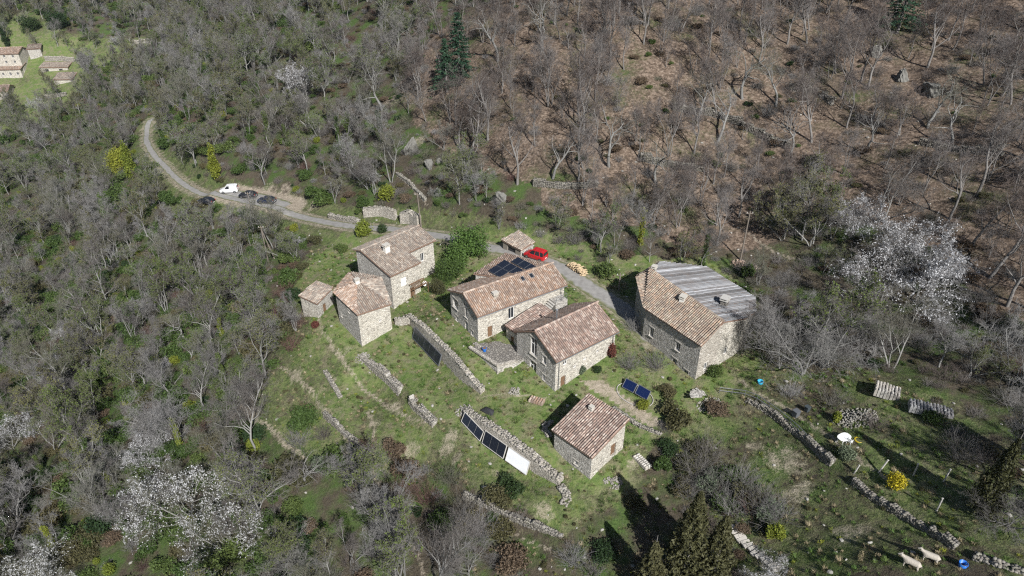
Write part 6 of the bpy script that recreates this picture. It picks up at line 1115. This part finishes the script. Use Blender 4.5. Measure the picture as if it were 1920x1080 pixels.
m.add(V, [(y * K + x, y * K + x + 1, (y + 1) * K + x + 1, (y + 1) * K + x) for y in range(K - 1) for x in range(K - 1)]); o = m.build('tarpaulin', MAT['tarp_opening_dark'], None, True); o.location = p; o.rotation_euler = (0, 0, R(-38)); tag(o, 'crumpled black tarpaulin behind the left collector', 'tarpaulin')
# two sheep
def wool_mat():
    t = NT('wool', .95, .05); f = t.noise(t.coord(), 14, 4, .7); t.color(t.mix(f, (.27, .24, .2), (.5, .46, .4))); t.bump(f, .8, .04); MAT['wool'] = t.m
wool_mat()
def sheep(u, v, rz, label, s=1.0, head=0.0):
    J = [((-.5, 0, .68), .23), ((-.2, 0, .7), .27), ((.15, 0, .7), .27), ((.42, 0, .72), .22), ((.6, .03 * head, .86), .12), ((.74, .08 * head, 1.0), .1), ((.86, .12 * head, .96), .085), ((.99, .15 * head, .9), .05), ((-.68, 0, .66), .06), ((-.74, 0, .5), .035)]; E = [(0, 1), (1, 2), (2, 3), (3, 4), (4, 5), (5, 6), (6, 7), (0, 8), (8, 9)]
    for sy in (-1, 1):
        b = len(J); J += [((.38, sy * .13, .5), .1), ((.4, sy * .13, .28), .05), ((.37, sy * .13, .04), .042)]; E += [(3, b), (b, b + 1), (b + 1, b + 2)]
        b = len(J); J += [((-.44, sy * .13, .5), .12), ((-.56, sy * .13, .3), .05), ((-.5, sy * .13, .04), .042)]; E += [(0, b), (b, b + 1), (b + 1, b + 2)]
        b = len(J); J += [((.74, sy * .13 + .08 * head, 1.03), .03), ((.7, sy * .22 + .08 * head, 1.0), .025)]; E += [(5, b), (b, b + 1)]
    me = bpy.data.meshes.new('sheep'); me.from_pydata([j[0] for j in J], E, []); o = link_mesh('sheep', me, None, [MAT['wool']]); sk = o.modifiers.new('skin', 'SKIN'); sk.use_smooth_shade = True
    for i, j in enumerate(J): me.skin_vertices[0].data[i].radius = (j[1], j[1]); me.skin_vertices[0].data[i].use_root = (i == 1)
    ss = o.modifiers.new('sub', 'SUBSURF'); ss.levels = 2; ss.render_levels = 2; p = G(u, v); o.location = p; o.rotation_euler = (0, 0, rz); o.scale = (s,) * 3; tag(o, label, 'sheep', 'sheep on the dry field')
sheep(1704, 1064, R(142), 'woolly sheep standing on the dry field, nearer the bottom edge', 1.2, .5); sheep(1740, 1052, R(150), 'woolly sheep on the dry field, nearer the blue bucket', 1.15, -.3)

# ================================================================== distant hamlet in the valley
def far_house(name, label, u, v, ang, L_, W_, h, opens, mono=False, pal='orange', wall='stone_cream', dz=0):
    p = G(u, v); z = p[2] + dz
    if mono: return mono_house(name, label, p[:2], ang, L_, W_, z - 4, z + h, z + h, z + h + W_ * .22, z + h + W_ * .22, [wall] * 4, pal, opens(z), seed=abs(int(u)), eave='right', group='houses of the distant hamlet')
    return gable_house(name, label, p[:2], ang, L_, W_, z - 4, z + h, z + h, z + h + W_ * .18, W_ / 2, [wall] * 4, pal, opens(z), seed=abs(int(u)), cat='farmhouse')
far_house('farmhouse', 'large pale farmhouse of three storeys in the distant hamlet', -40, 138, 8, 19, 9, 8.0, lambda z: {1: [(x, z + k, .9, 1.1, 'window') for x in (6.5, 9.5, 12.5, 16) for k in (1.2, 4.0, 6.4)]})
far_house('farmhouse', 'lower front range of the distant farmhouse', -30, 148, 8, 16, 6, 3.6, lambda z: {1: [(x, z + 1.2, .9, 1.2, 'window') for x in (5, 8, 11, 14)]}, True)
far_house('tower_house', 'narrow stone outbuilding right of the distant farmhouse', 58, 112, 20, 5, 4.5, 4.5, lambda z: {}, True, 'grey', 'stone_grey')
far_house('long_barn', 'long low barn with pale roof in the distant hamlet', 78, 138, 3, 12, 4.5, 2.6, lambda z: {1: [(2, z, 1.6, 1.9, 'hole'), (8, z, 1.6, 1.9, 'hole')]}, True, 'grey', 'stone_cream')
far_house('stone_hut', 'square roofless-looking stone hut below the distant barn', 104, 160, 5, 7.5, 6, 2.4, lambda z: {}, True, 'grey', 'stone_cream')
far_house('farmhouse', 'red-roofed house at the left edge below the distant farmhouse', -45, 190, 15, 13, 8, 3.4, lambda z: {1: [(9, z + .8, .9, 1.2, 'window')]}, False, 'brown', 'stone_warm')
drywall([(85, 112), (110, 113), (140, 116)], 1.2, .7, 'pale terrace wall above the distant barn', 40, .1, .4, 1.2, step=2.5); drywall([(250, 82), (275, 80), (292, 84)], 1.2, .7, 'pale terrace wall by the distant meadow', 41, .1, .4, 1.2, step=2.5); drywall([(85, 185), (105, 182), (125, 178)], 1.0, .7, 'pale stone wall below the distant hut', 42, .1, .4, 1.2, step=2.5)

# ================================================================== the air of the valley
zz_top = max(float(ZZ.max()) + 25, CAMH + 5); zz_lo = float(ZZ.min()) - 1.5; xc, yc = (gx[0] + gx[-1]) / 2, (gy[0] + gy[-1]) / 2
m = MB(); m.box((xc, yc, (zz_top + zz_lo) / 2), (gx[-1] - gx[0] + 20, gy[-1] - gy[0] + 20, zz_top - zz_lo))
hz = bpy.data.materials.new('haze'); hz.use_nodes = True; hn = hz.node_tree; hn.nodes.remove(hn.nodes['Principled BSDF']); pv = hn.nodes.new('ShaderNodeVolumePrincipled')
pv.inputs['Color'].default_value = (.72, .84, 1.0, 1); pv.inputs['Density'].default_value = .00006; pv.inputs['Anisotropy'].default_value = .2; hn.links.new(pv.outputs[0], hn.nodes['Material Output'].inputs['Volume'])
o = m.build('haze', hz, None); tag(o, kind='stuff')
